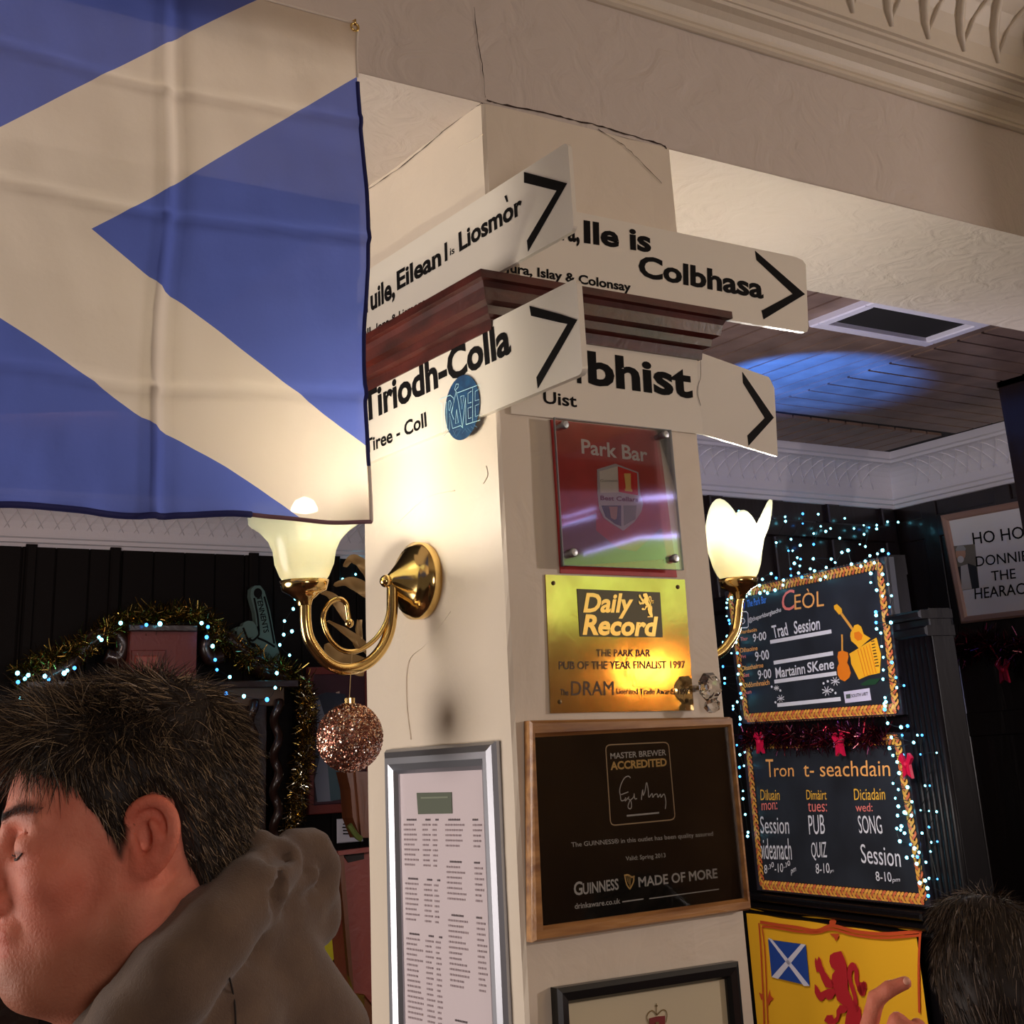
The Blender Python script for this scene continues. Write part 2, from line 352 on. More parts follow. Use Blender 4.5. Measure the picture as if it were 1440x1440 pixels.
# ------------------------------------------------------------------ back room
RX, RY, RZ = 4.2, 2.915, 2.90                    # right wall x, far wall y, ceiling z
CZ = 2.665                                       # underside of the cornice
S(O('wall_back_right', *box(Fr((0, RY, 0), (1, 0, 0)), 2.6, RX, 0, RZ, -0.1, 0), darkwood))
S(O('wall_right', *box(Fr((RX, 0, 0), (0, -1, 0)), -RY, 0.6, 0, RZ, -0.1, 0), darkwood))
S(O('wall_back_left', *box(Fr((0, 4.93, 0), (1, 0, 0)), -1.2, 2.6, 0, RZ, -0.1, 0), deepwood))
S(O('wall_return', *box(Fr((2.6, 0, 0), (0, -1, 0)), -4.93, -RY, 0, RZ, -0.1, 0), darkwood))
bc = S(O('ceiling_back_room', *box(FLOOR, -1.2, RX, BD, 4.93, RZ+0.004, RZ+0.04), groove))
CEI = Fr((0, 0, RZ), (1, 0, 0), (0, -1, 0))       # facing down
def plank(a0, a1, b0, b1): O('plank', *box(CEI, a0, a1, -b1, -b0, -0.004, 0.008, 0.0), ceilwood, bc)
y = 0.49
xa = 0.40
while xa < 2.68: plank(xa, min(xa+0.090, 2.70), 0.49, 2.30); xa += 0.102
plank(2.715, 2.76, 0.49, 2.36)
yb = 0.49
while yb < 2.26: plank(2.775, 3.98, yb, yb+0.090); yb += 0.102
xa = 0.40
while xa < 3.95: plank(xa, xa+0.090, 2.375, 2.72); xa += 0.102
plank(0.40, 2.70, 2.315, 2.36)
yb = 2.76
while yb < 4.7: plank(-1.1, 2.55, yb, yb+0.2); yb += 0.205
vent = E('ceiling_vent', (2.38, 1.21, RZ), 'dark rectangular panel in a raised wooden surround on the plank ceiling', 'vent')
O('panel', *box(CEI, 2.15, 2.62, -1.31, -1.11, 0.006, 0.012), mat('dark_panel', (40, 38, 36), 0.9, spec=0.1), vent)
for a0, a1, b0, b1 in ((2.11, 2.66, 1.31, 1.35), (2.11, 2.66, 1.07, 1.11), (2.11, 2.15, 1.11, 1.31), (2.62, 2.66, 1.11, 1.31)):
    O('surround', *box(CEI, a0, a1, -b1, -b0, 0.004, 0.030, 0.004), cornice_w, vent)
# white cornice round the back room, mitred at the corner
bprof = [(0.0, CZ), (0.012, CZ+0.002), (0.018, CZ+0.016), (0.030, CZ+0.020), (0.032, CZ+0.036), (0.042, CZ+0.042), (0.044, CZ+0.052)]+[(0.044+0.10*(1-math.cos(t)), CZ+0.054+0.135*math.sin(t)) for t in np.linspace(0, math.pi/2, 8)]+[(0.150, CZ+0.200), (0.165, CZ+0.204), (0.167, CZ+0.236)]
def cornice_L():
    V = []; k = len(bprof)
    for p, z in bprof: V.append((2.6, RY-p, z))
    for p, z in bprof: V.append((RX-p, RY-p, z))
    for p, z in bprof: V.append((RX-p, 0.6, z))
    return V, [(i*k+j, i*k+j+1, (i+1)*k+j+1, (i+1)*k+j) for i in range(2) for j in range(k-1)]
trim2 = S(O('trim_2', *cornice_L(), cornice_w))
trim3 = S(O('trim_3', *sweepx([(p, z-0.012) for p, z in bprof], -1.2, 2.6, 4.93), cornice_w))
def bc_pt(run, pos, s, off=0.001):
    t = s*math.pi/2; p = 0.044+0.10*(1-math.cos(t)); z = CZ+0.054+0.135*math.sin(t)
    if run == 'y': return np.array([RX-p-off, pos, z-off])
    if run == 'x': return np.array([pos, RY-p-off, z-off])
    return np.array([pos, 4.93-p-off, z-off-0.012])
for run, lo, hi, par in (('y', 0.8, 2.72, trim2), ('x', 2.7, 4.0, trim2), ('l', 0.3, 2.5, trim3)):
    pos = lo
    while pos < hi:
        for dx in (0.10, -0.10):
            pts = [bc_pt(run, pos+dx*(s-0.5), 0.12+0.8*s) for s in np.linspace(0, 1, 5)]
            O('relief_stem', *tube(pts, [0.001, 0.003, 0.003, 0.003, 0.001], 5), cornice_w, par, smooth=True)
        pos += 0.075
# wood panelling on the two dark walls: stiles, rails
WR = Fr((RX, 0, 0), (0, -1, 0)); WB = Fr((0, RY, 0), (1, 0, 0)); WL = Fr((0, 4.93, 0), (1, 0, 0))
wr, wb, wl = [bpy.data.objects[n] for n in ('wall_right', 'wall_back_right', 'wall_back_left')]
for a in np.arange(-2.75, -0.7, 0.42): O('stile', *box(WR, a, a+0.09, 0.9, CZ, 0, 0.010, 0.003), darkwood, wr)
for b in (0.9, 1.62, 2.5): O('rail', *box(WR, -2.9, -0.7, b, b+0.1, 0, 0.009, 0.003), darkwood, wr)
for a in np.arange(2.65, 4.1, 0.36): O('stile', *box(WB, a, a+0.08, 0.5, CZ, 0, 0.025, 0.006), darkwood, wb)
O('rail', *box(WB, 2.62, 4.15, 2.50, 2.58, 0, 0.03, 0.008), darkwood, wb)
for a in np.arange(-0.9, 2.5, 0.155): O('board', *box(WL, a, a+0.148, 0.0, CZ, 0, 0.012, 0.003), deepwood, wl)
for a in (0.66, 1.05, 1.75, 2.2): O('stile', *box(WL, a, a+0.05, 2.1, CZ, 0.012, 0.035, 0.008), deepwood, wl)
# dark square post at the right
pil = E('wall_post', (3.55, 1.50, 0), kind='structure')
PF = Fr((3.394, 1.626, 0), (1, 0, 0))
O('shaft', *box(PF, 0.0, 0.30, 0.0, RZ, 0.0, 0.25, 0.008), darkwood, pil)
O('cap', *box(PF, 0.0, 0.32, RZ-0.03, RZ-0.001, -0.005, 0.27, 0.006), darkwood, pil)
# ------------------------------------------------------------------ crown moulding on the column
crown = E('trim_5', (CW/2, CD/2, 2.215), kind='structure')
cp = [(0.0, 2.208), (0.012, 2.208), (0.014, 2.224), (0.024, 2.228), (0.026, 2.240), (0.036, 2.245), (0.040, 2.262), (0.041, 2.264), (0.044, 2.270), (0.052, 2.272), (0.052, 2.284), (0.0, 2.284)]
crn = [(0, CD, -1, 1), (0, 0, -1, -1), (CW, 0, 1, -1), (CW, CD, 1, 1)]
for k in range(4):
    V = []
    for (x, y, sx, sy) in (crn[k], crn[(k+1) % 4]):
        for p, z in cp: V.append((x+sx*p, y+sy*p, z))
    n = len(cp); O('moulding_length', V, [(j, j+1, n+j+1, n+j) for j in range(n-1)], redwood, crown)
# ------------------------------------------------------------------ road signs
def sign(name, fr, pts, c0, c1, label, root_pt):
    s = E(name, root_pt, label, 'sign', 'white gaelic road signs on the column')
    O('sign_plate', *prism(fr, pts, c0, c1), signw, s)
    return s
def letters(fr, par, s, bl, br, tl, c, m=ink, bold=0.035, nm='lettering'): return O(nm, *text(fr, s, bl, br, tl, c, bold), m, par)
def shape(fr, par, nm, pts, c, m, th=0.0004): return O(nm, *prism(fr, P2(fr, pts, c), c-0.0003, c+th), m, par)
# upper left
cA = 0.010
q = LFc.px(800, 198, cA); q2 = LFc.px(805, 325, cA)
sA = sign('road_sign', LFc, rrect(-0.41, 0.5*(q[0]+q2[0]), q2[1], q[1], 0.010), 0.003, cA, 'white road sign pointing right above the moulding, ending in Liosmòr', (0, 0.1, q2[1]))
shape(LFc, sA, 'arrow', Zm(500, 150, 4.114, [(975, 378), (1223, 443), (998, 838), (992, 775), (1163, 486), (975, 440)]), cA+.0005, ink)
zA = lambda *p: Zm(500, 150, 4.114, p)
for s_, bl, br, tl, bo in (('M', (-20, 1238), (70, 1190), (-20, 1135), .04), ('uile,', (88, 1208), (228, 1125), (84, 1058), .03), ('Eilean', (240, 1066), (495, 920), (236, 955), .03), ('I', (516, 897), (531, 890), (513, 790), .03), ('is', (545, 862), (571, 848), (545, 822), .01), ('Liosmor', (600, 842), (966, 618), (594, 730), .03), ('`', (862, 560), (882, 549), (860, 518), .03)):
    letters(LFc, sA, s_, zA(bl)[0], zA(br)[0], zA(tl)[0], cA+.0006, bold=bo)
letters(LFc, sA, 'Mull,', (500, 483), (524, 471), (500, 470), cA+.0006, bold=0.02)
letters(LFc, sA, 'Iona & Lismore', (529, 467), (598, 430), (529, 455), cA+.0006, bold=0.02)
# lower left
q = LFc.px(808, 392, cA); q2 = LFc.px(822, 524, cA)
sB = sign('road_sign', LFc, rrect(-0.41, 0.5*(q[0]+q2[0]), q2[1], q[1], 0.010), 0.001, cA, 'white road sign below the moulding reading Tiriodh-Colla, with a round blue sticker', (0, 0.1, q2[1]))
shape(LFc, sB, 'arrow', Zm(680, 280, 3.064, [(198, 460), (336, 497), (403, 520), (234, 815), (228, 768), (362, 538), (330, 532), (205, 503)]), cA+.0005, ink)
letters(LFc, sB, 'Tiriodh-Colla', (511, 596), (719, 497), (509, 553), cA+.0006, bold=0.033)
letters(LFc, sB, 'Tiree - Coll', (514, 639), (600, 600), (513, 619), cA+.0006, bold=0.025)
st = E('round_sticker', LFc.p(0, 2.1, cA+.001), 'round blue sticker with pale outlined letters stuck on the lower left road sign', 'sticker')
cc = LFc.px(650, 573, cA+.0012); rr = 0.5*(LFc.px(650, 528, cA)[1]-LFc.px(650, 619, cA)[1])
O('disc', *prism(LFc, ellipse(cc[0], cc[1], rr, rr, 40), cA+.0012, cA+.0018), mat('blue_sticker', (40, 88, 128), 0.35, var=((34, 52, 84), 60, (1, 1, 1), 0.25)), st)
pale = mat('pale_blue_print', (176, 222, 232), 0.4); navy = mat('navy_print', (14, 34, 60), 0.4)
for (pts, m_, wd, c_) in [([(272, 640), (500, 560), (540, 620), (470, 850), (720, 1165)], navy, 0.005, 0), ([(700, 1090), (640, 560), (880, 450)], navy, 0.005, 0)]:
    pass
def stroke(fr, par, pts, wd, c, m, nm='stroke', k=1, closed=False):
    P = P2(fr, pts, c); P = smoothpts(P, k, closed) if k > 1 else P
    return O(nm, *ribbon(fr, P, wd, c, closed=closed), m, par)
zs_ = lambda pts: Zm(600, 520, 14.4, pts)
cS = cA+.0022
TR = [[(262, 660), (262, 600), (480, 515), (545, 570), (560, 640), (500, 860), (555, 1010)], [(262, 680), (310, 690), (320, 1275), (365, 1260), (365, 660), (405, 650), (415, 1245), (465, 1225), (465, 880), (530, 1190), (690, 1130), (740, 1180)],
      [(450, 640), (480, 620), (500, 680), (470, 830), (450, 820), (450, 640)], [(600, 440), (560, 620), (510, 880)], [(600, 440), (640, 620), (730, 1170)], [(610, 800), (585, 1090), (645, 1070), (610, 800)],
      [(620, 470), (1070, 300), (1075, 385), (985, 440), (985, 630), (1070, 600), (1070, 690), (985, 730), (990, 950), (1080, 910), (1080, 1020), (800, 1110)], [(690, 540), (760, 520), (720, 800), (690, 540)],
      [(730, 1170), (790, 560)], [(800, 1110), (790, 560)], [(935, 370), (935, 1050)], [(910, 430), (840, 480), (840, 680), (910, 660)], [(910, 750), (840, 780), (850, 990), (910, 970)],
      [(600, 440), (570, 400), (600, 290), (650, 290), (640, 350), (590, 410)]]
for t in TR: stroke(LFc, st, zs_(t), 0.0011, cS, pale, 'sticker_lettering')
dimb = mat('dim_blue_print', (92, 128, 156), 0.4)
for t in ([(350, 1340), (440, 1250), (540, 1350), (600, 1220), (700, 1200), (600, 1370), (540, 1230)], [(720, 1290), (780, 1190), (830, 1270)], [(830, 1180), (900, 1260)], [(900, 1150), (980, 1220)], [(960, 1120), (1030, 1170)]): stroke(LFc, st, zs_(t), 0.0008, cS, dimb, 'sticker_lettering')
# upper right
cC = 0.012
c1_, c2_ = RFc.px(1122, 362, cC), RFc.px(1139, 468, cC)
rot = -0.022
def rotp(P, o, t): return [(o[0]+(a-o[0])*math.cos(t)-(b-o[1])*math.sin(t), o[1]+(a-o[0])*math.sin(t)+(b-o[1])*math.cos(t)) for a, b in P]
RC = Fr(RFc.p(0.5, c2_[1]), (1, 0, 0), (0, 0, 1))
zt = RFc.px(948, 329, cC); ztr = RFc.px(1118, 361, cC); zbl = RFc.px(1019, 449, cC); zbr = RFc.px(1136, 468, cC)
ptsC = [tuple(RFc.px(700, 284, cC)), tuple(RFc.px(700, 392, cC))]+[tuple(zbl)]+[(zbr[0]-.008, zbr[1]), (zbr[0]-.001, zbr[1]+.002), (zbr[0]+.003, zbr[1]+.010)]+[tuple(RFc.px(1133, 372, cC)), tuple(RFc.px(1129, 366, cC)), tuple(ztr)]
ptsC[0] = (0.045, zt[1]+0.004); ptsC[1] = (0.045, zbl[1]+0.004)
sC = sign('road_sign', RFc, ptsC, 0.004, cC, 'white road sign above the moulding on the right face, reading Colbhasa', (0.3, 0, zbl[1]))
zc_ = lambda pts: Zm(680, 280, 3.064, pts)
shape(RFc, sC, 'arrow', zc_([(1170, 223), (1385, 410), (1207, 518), (1198, 480), (1332, 408), (1176, 262)]), cC+.0005, ink)
letters(RFc, sC, 'Ile is', zc_([(433, 190)])[0], zc_([(723, 232)])[0], zc_([(431, 90)])[0], cC+.0006, bold=.036)
letters(RFc, sC, 'Diùra,', zc_([(215, 178)])[0], zc_([(415, 206)])[0], zc_([(213, 62)])[0], cC+.0006, bold=.03)
letters(RFc, sC, 'Colbhasa', zc_([(668, 335)])[0], zc_([(1207, 432)])[0], zc_([(668, 238)])[0], cC+.0006, bold=.034)
letters(RFc, sC, 'Jura, Islay & Colonsay', zc_([(90, 325)])[0], zc_([(636, 412)])[0], zc_([(90, 270)])[0], cC+.0006, bold=0.03)
# lower right: flat on the column, its free end bent back
c0 = 0.006
zt, zb_ = RFc.px(983, 494, c0), RFc.px(984, 610, c0)
aj = 0.5*(zt[0]+zb_[0])
sD = sign('road_sign', RFc, [(0.02, zb_[1]), (aj, zb_[1]), (aj, zt[1]), (0.02, zt[1])], 0.001, c0, 'lower right white road sign under the moulding, with a bent cracked end', (0.3, 0, zb_[1]))
ang = math.radians(24); BF = Fr(RFc.p(aj, 0, c0), (math.cos(ang), math.sin(ang), 0))
e1, e2, e3 = BF.px(1084, 536, 0), BF.px(1094, 642, 0), BF.px(1089, 546, 0)
O('bent_end', *prism(BF, [(0, zb_[1]), (e2[0]-.002, e2[1]), (e2[0], e2[1]+.003), tuple(e3), (e1[0], e1[1]+.001), (e1[0]-.008, e1[1]+.006), (0, zt[1])], -0.005, 0), signw, sD)
shape(BF, sD, 'arrow', zc_([(1115, 745), (1250, 942), (1142, 1062), (1137, 1018), (1212, 943), (1118, 792)]), 0.0006, ink)
O('crack', *ribbon(RFc, smoothpts(P2(RFc, zc_([(933, 665), (935, 760), (925, 800), (922, 840), (935, 890)]), c0+.0006), 4), 0.0010, c0+.0006), crack, sD)
O('lettering', *join(text(RFc, 'bhist', zc_([(452, 800)])[0], zc_([(903, 862)])[0], zc_([(446, 652)])[0], c0+.0006, 0.034), text(RFc, 'Ui', zc_([(292, 780)])[0], zc_([(424, 797)])[0], zc_([(288, 638)])[0], c0+.0006, 0.02)), ink, sD)
letters(RFc, sD, 'Uist', zc_([(258, 880)])[0], zc_([(403, 898)])[0], zc_([(256, 825)])[0], c0+.0006, bold=0.02)

S(O('wall_post', *box(Fr((2.13, -1.0, 0), (1, 0, 0)), 0, .30, 0, 3.1, -.15, 0, .01), darkwood))  # unseen post, added only to shade the right end of the beam
# ------------------------------------------------------------------ perspex pub award
pb = E('award_sign', (0.2, 0, 1.87), 'red award card with a crest, behind a clear panel held by four metal studs', 'sign')
cR = 0.003
red = mat('red_card', (206, 62, 62), 0.5, var=((168, 44, 50), 30, (1, 1, 1), 0.3))
a0, b0 = RFc.px(775, 588, cR)[0], RFc.px(787, 806, cR)[1]; a1, b1 = RFc.px(926, 610, cR)[0], RFc.px(776, 590, cR)[1]
O('card', *prism(RFc, [(a0, b0), (a1+.012, b0), (a1, b1), (a0, b1)], 0.0005, cR), red, pb)
pc = cR+.0006; silverp = mat('silver_grey_print', (236, 226, 222), 0.5)
letters(RFc, pb, 'Park Bar', (818, 638), (911, 650), (817, 617), pc, silverp, 0.02)
zb4 = lambda pts: Zm(820, 640, 12, pts)
shape(RFc, pb, 'badge', zb4([(235, 240), (540, 145), (930, 290), (960, 640), (1010, 820), (980, 960), (860, 1130), (680, 1275), (500, 1170), (350, 1060), (270, 900), (240, 640)]), pc, mat('grey_print', (186, 182, 186), 0.5))
shape(RFc, pb, 'badge_field', zb4([(270, 275), (580, 190), (595, 630), (290, 640)]), pc+.0008, mat('light_grey_print', (226, 218, 206), 0.5))
shape(RFc, pb, 'badge_field', zb4([(585, 190), (905, 305), (925, 680), (605, 620)]), pc+.0008, mat('bright_red_print', (226, 26, 30), 0.5))
shape(RFc, pb, 'badge_glass', zb4([(690, 310), (800, 310), (805, 560), (830, 590), (825, 620), (705, 605), (705, 575), (720, 560)]), pc+.0016, mat('beer_yellow_print', (246, 204, 112), 0.5))
shape(RFc, pb, 'badge_field', zb4([(310, 850), (640, 850), (640, 1200), (540, 1160), (380, 1040)]), pc+.0008, mat('teal_print', (14, 66, 86), 0.5))
shape(RFc, pb, 'badge_glass', zb4([(440, 870), (580, 870), (565, 1070), (530, 1090), (470, 1060)]), pc+.0016, mat('buff_print', (176, 132, 110), 0.5))
shape(RFc, pb, 'badge_field', zb4([(680, 850), (900, 850), (880, 1080), (690, 1190)]), pc+.0008, mat('pale_teal_print', (120, 134, 130), 0.5))
letters(RFc, pb, 'Best Cellars', zb4([(290, 760)])[0], zb4([(930, 790)])[0], zb4([(290, 680)])[0], pc+.0016, mat('dark_red_print', (92, 18, 26), 0.5), 0.03)
letters(RFc, pb, 'Guinness', zb4([(290, 452)])[0], zb4([(580, 450)])[0], zb4([(290, 410)])[0], pc+.0016, mat('dark_grey_print', (92, 88, 84), 0.5), 0.0)
shape(RFc, pb, 'card_lower_panel', [(787, 742), (838, 722), (838, 746), (870, 772), (895, 775), (930, 742), (938, 786), (788, 797)], pc, mat('mauve_print', (120, 78, 92), 0.5))
cP = 0.022
glassm = mat('clear_acrylic', (255, 255, 255), 0.02, trans=1.0, ior=1.49)
gl = bpy.data.materials.new('clear_acrylic_sheet'); gl.use_nodes = True; nt = gl.node_tree; nt.nodes.clear()
out = nt.nodes.new('ShaderNodeOutputMaterial'); mxs = nt.nodes.new('ShaderNodeMixShader'); tb = nt.nodes.new('ShaderNodeBsdfTransparent'); gb = nt.nodes.new('ShaderNodeBsdfGlossy'); fr_ = nt.nodes.new('ShaderNodeFresnel')
gb.inputs['Roughness'].default_value = 0.04; fr_.inputs[0].default_value = 1.5; tb.inputs[0].default_value = (0.96, 0.97, 0.97, 1)
nt.links.new(fr_.outputs[0], mxs.inputs[0]); nt.links.new(tb.outputs[0], mxs.inputs[1]); nt.links.new(gb.outputs[0], mxs.inputs[2]); nt.links.new(mxs.outputs[0], out.inputs[0])
Q = P2(RFc, [(781, 584), (944, 607), (962, 800), (791, 797)], cP)
A0, A1, B0, B1 = (Q[0][0]+Q[3][0])/2, (Q[1][0]+Q[2][0])/2, (Q[2][1]+Q[3][1])/2, (Q[0][1]+Q[1][1])/2
V, Fc_ = box(RFc, A0, A1, B0, B1, cP-0.004, cP)
O('clear_panel', V, Fc_, gl, pb)
O('panel_edge', *join(*[box(RFc, *k, cP-0.004, cP+0.0002) for k in ((A0, A0+.0012, B0, B1), (A1-.0012, A1, B0, B1), (A0, A1, B1-.0012, B1), (A0, A1, B0, B0+.0008))]), mat('acrylic_edge', (176, 182, 186), 0.2, alpha=0.55), pb)
for sx, sy in ((795, 597), (936, 611), (807, 777), (950, 785)):
    a, b = RFc.px(sx, sy, cP+.004)
    O('stud', *join(lathe(RFc.p(a, b, 0.0015), RFc.n, [(0.001, 0.0), (0.0045, 0.0), (0.0045, cP-0.001), (0.0065, cP-0.001), (0.0065, cP+0.003), (0.005, cP+0.0045), (0.0001, cP+0.005)], 16)), steel, pb, smooth=False)
# ------------------------------------------------------------------ brass plaque
pl = E('brass_plaque', (0.2, 0, 1.665), 'square engraved brass plaque with a dark lettered block, above the oak framed certificate', 'plaque')
plm = mat('worn_brass', (214, 186, 128), 0.11, 0.92, bump=(12, 0.0002), var=((176, 142, 92), 16, (1, 1, 1), 0.22))
fillg = mat('dark_engraved_fill', (84, 78, 50), 0.5, 0.3); eng = mat('engraved_line', (70, 50, 30), 0.6)
cL = 0.0035; Q = P2(RFc, [(767, 808), (963, 815), (976, 999), (775, 1003)], cL)
O('plate', *prism(RFc, [Q[3], Q[2], Q[1], Q[0]], 0.0008, cL), plm, pl)
zp = lambda pts: Zm(700, 780, 4, pts)
shape(RFc, pl, 'logo_panel', zp([(445, 192), (912, 212), (928, 466), (462, 460)]), cL+.0005, fillg)
brl = mat('bright_brass_letter', (226, 190, 112), 0.28, 0.85)
letters(RFc, pl, 'Daily', zp([(474, 360)])[0], zp([(745, 360)])[0], zp([(500, 215)])[0], cL+.0014, brl, 0.03)
letters(RFc, pl, 'Record', zp([(476, 452)])[0], zp([(885, 462)])[0], zp([(496, 335)])[0], cL+.0014, brl, 0.035)
LION = dict(
 body=[(735, 330), (790, 318), (815, 370), (832, 430), (838, 520), (845, 620), (880, 700), (940, 760), (947, 830), (940, 886), (820, 886), (830, 820), (845, 770), (800, 735), (760, 700), (745, 640), (715, 560), (722, 500), (745, 470), (712, 440), (700, 400), (705, 350)],
 upper_foreleg=[(590, 370), (605, 395), (615, 360), (632, 385), (640, 420), (665, 480), (700, 530), (735, 570), (720, 610), (670, 600), (640, 540), (620, 480), (600, 482), (590, 440), (585, 400)],
 lower_foreleg=[(585, 575), (610, 600), (630, 640), (690, 612), (740, 610), (745, 650), (720, 690), (690, 700), (670, 680), (640, 710), (620, 700), (598, 670), (585, 640)],
 hind_leg=[(850, 765), (820, 800), (785, 805), (770, 860), (745, 886), (690, 886), (658, 860), (680, 818), (722, 815), (735, 850), (755, 830), (755, 780), (780, 740), (820, 740)],
 far_hind_leg=[(880, 886), (835, 886), (850, 1000), (900, 1090), (830, 1100), (820, 1130), (960, 1130), (960, 1060), (940, 960), (945, 880)])
TAIL = [(925, 780), (905, 740), (900, 680), (880, 610), (862, 550), (855, 490), (868, 448), (890, 438), (910, 470), (912, 540), (930, 600), (948, 640), (958, 610), (980, 575)]
def lion_on(fr, par, mp, c, m, wt, nm='lion'):
    for k, P in LION.items(): O(nm+'_'+k, *prism(fr, P2(fr, [mp(p) for p in P], c), c-.0002, c+.0004), m, par)
    P = smoothpts(P2(fr, [mp(p) for p in TAIL], c), 4); O(nm+'_tail', *ribbon(fr, P, wt, c), m, par)
    P = P2(fr, [mp(p) for p in [(940, 560), (985, 560), (985, 620), (970, 670), (940, 660), (915, 620)]], c); O(nm+'_tail', *prism(fr, P, c-.0002, c+.0004), m, par)
lion_on(RFc, pl, lambda p: (898+(p[0]-585)*0.0525, 834+(p[1]-318)*0.042), cL+.0014, brl, 0.0016)
for s, bl, br, tl, bo in (('THE PARK BAR', (552, 572), (858, 572), (553, 532), 0.01), ('PUB OF THE YEAR FINALIST 1997', (344, 646), (1056, 640), (344, 600), 0.01), ('The', (352, 790), (397, 792), (352, 756), 0.01), ('DRAM', (413, 792), (652, 790), (413, 712), 0.0), ('Licensed Trade Awards 1997', (668, 786), (1075, 786), (668, 752), 0.01)):
    letters(RFc, pl, s, zp([bl])[0], zp([br])[0], zp([tl])[0], cL+.0006, eng, bo)
for p in ((312, 160), (1012, 182), (348, 828), (1062, 822)):
    a, b = RFc.px(*zp([p])[0], cL); O('screw', *lathe(RFc.p(a, b, cL), RFc.n, [(0.0032, 0), (0.003, 0.0012), (0.0001, 0.0018)], 12), mat('dull_screw', (96, 78, 52), 0.4, 0.8), pl)
# ------------------------------------------------------------------ oak framed certificate
cf = E('framed_certificate', (0.2, 0, 1.38), 'oak framed black certificate with gold and grey lettering, tilted on the column', 'picture')
oak = mat('oak_frame', (190, 136, 74), 0.38, bump=(60, 0.0008, (0.2, 1, 1)), var=((120, 72, 34), 60, (0.12, 1, 1.0), 0.2), coat=0.2)
tF = 0.020
o4 = P2(RFc, [(748, 1013), (1030, 1008), (1057, 1280), (752, 1326)], tF)
i4 = P2(RFc, [(751, 1037), (1025, 1022), (1048, 1263), (765, 1302)], tF-.004)
bb = 0.25*sum(np.array(o4[i]) for i in range(4))
o4 = [np.array(k) for k in o4]; i4 = [np.array(k) for k in i4]
for k in range(4):                                # four mitred rails
    a, b, c, d = o4[k], o4[(k+1) % 4], i4[(k+1) % 4], i4[k]
    m1, m2 = a+(d-a)*0.5, b+(c-b)*0.5
    V = [RFc.p(*a, 0.001), RFc.p(*b, 0.001), RFc.p(*a, tF-.006), RFc.p(*b, tF-.006), RFc.p(*(a+(d-a)*.18), tF), RFc.p(*(b+(c-b)*.18), tF), RFc.p(*(a+(d-a)*.75), tF), RFc.p(*(b+(c-b)*.75), tF), RFc.p(*d, tF-.006), RFc.p(*c, tF-.006), RFc.p(*d, 0.001), RFc.p(*c, 0.001)]
    O('frame_rail', V, [(2*j, 2*j+1, 2*j+3, 2*j+2) for j in range(5)]+[(0, 2, 4, 6, 8, 10), (11, 9, 7, 5, 3, 1)], oak, cf)
cc_ = tF-.009
O('certificate', *prism(RFc, [tuple(i4[3]), tuple(i4[2]), tuple(i4[1]), tuple(i4[0])], 0.002, cc_), mat('black_certificate', (14, 14, 14), 0.4, var=((24, 23, 21), 9, (1, 1, 1), 0.15), spec=0.1), cf)
zc2 = lambda pts: Zm(840, 1040, 11.08, pts); ct = cc_+.0006
gold = mat('gold_print', (250, 202, 122), 0.5); greyp = mat('grey_print_light', (226, 220, 212), 0.5); buff = mat('buff_line', (226, 192, 150), 0.5)
def box_path(pts, r=14):
    P = np.array(pts, float); out = []
    for i in range(4):
        a, b, c = P[i-1], P[i], P[(i+1) % 4]; d1 = (a-b)/np.linalg.norm(a-b); d2 = (c-b)/np.linalg.norm(c-b)
        for t in np.linspace(0, 1, 5): q = b+d1*r*(1-t)**2+d2*r*t**2; out.append(tuple(q))
    return out
stroke(RFc, cf, zc2(box_path([(125, 85), (1105, 40), (1210, 1245), (205, 1340)], 80)), 0.0016, ct, buff, 'border_line', 1, True)
L = lambda s, bl, br, tl, m, bo=0.01, z=zc2: letters(RFc, cf, s, z([bl])[0], z([br])[0], z([tl])[0], ct, m, bo)
L('MASTER BREWER', (205, 305), (1075, 245), (200, 210), greyp, 0.015); L('ACCREDITED', (208, 478), (1085, 415), (200, 345), gold, 0.035)
sg = lambda P, k=4: stroke(RFc, cf, zc2(P), 0.0014, ct, greyp, 'signature', k)
sg([(515, 600), (480, 570), (420, 600), (370, 690), (345, 790), (355, 870), (370, 950), (420, 940), (440, 900), (430, 960), (490, 890), (480, 920), (520, 960), (530, 1040), (510, 1080), (475, 1050), (500, 960), (560, 900), (570, 840), (580, 920), (615, 920)])
sg([(365, 860), (430, 835), (480, 815)], 2)
sg([(685, 940), (690, 860), (705, 780), (710, 870), (740, 800), (765, 670), (790, 790), (800, 900), (850, 840), (860, 900), (890, 860), (930, 850), (940, 900), (980, 850), (990, 900), (1030, 850), (1050, 880), (1065, 980), (1055, 1080)])
stroke(RFc, cf, zc2([(455, 1188), (960, 1140)]), 0.0022, ct, greyp, 'small_print')
zc3 = lambda pts: Zm(780, 1150, 5.54, pts)
for s, bl, br, tl, m, bo in (('The GUINNESS® in this outlet has been quality assured', (133, 240), (1237, 150), (128, 190), greyp, 0.004), ('Valid: Spring 2013', (556, 345), (866, 318), (552, 300), greyp, 0.004), ('G', (150, 608), (218, 600), (148, 500), greyp, 0.02), ('UINNESS', (222, 600), (500, 560), (218, 510), greyp, 0.02), ('MADE OF MORE', (655, 542), (1270, 470), (650, 462), greyp, 0.02), ('drinkaware.co.uk', (158, 712), (512, 668), (155, 668), greyp, 0.01)): L(s, bl, br, tl, m, bo, zc3)
stroke(RFc, cf, zc3([(525, 655), (690, 632)]), 0.0016, ct, greyp, 'small_print'); stroke(RFc, cf, zc3([(735, 630), (1280, 556)]), 0.0013, ct, greyp, 'small_print')
hp = lambda P, w_=0.0013: stroke(RFc, cf, zc3(P), w_, ct, gold, 'harp_emblem', 3)
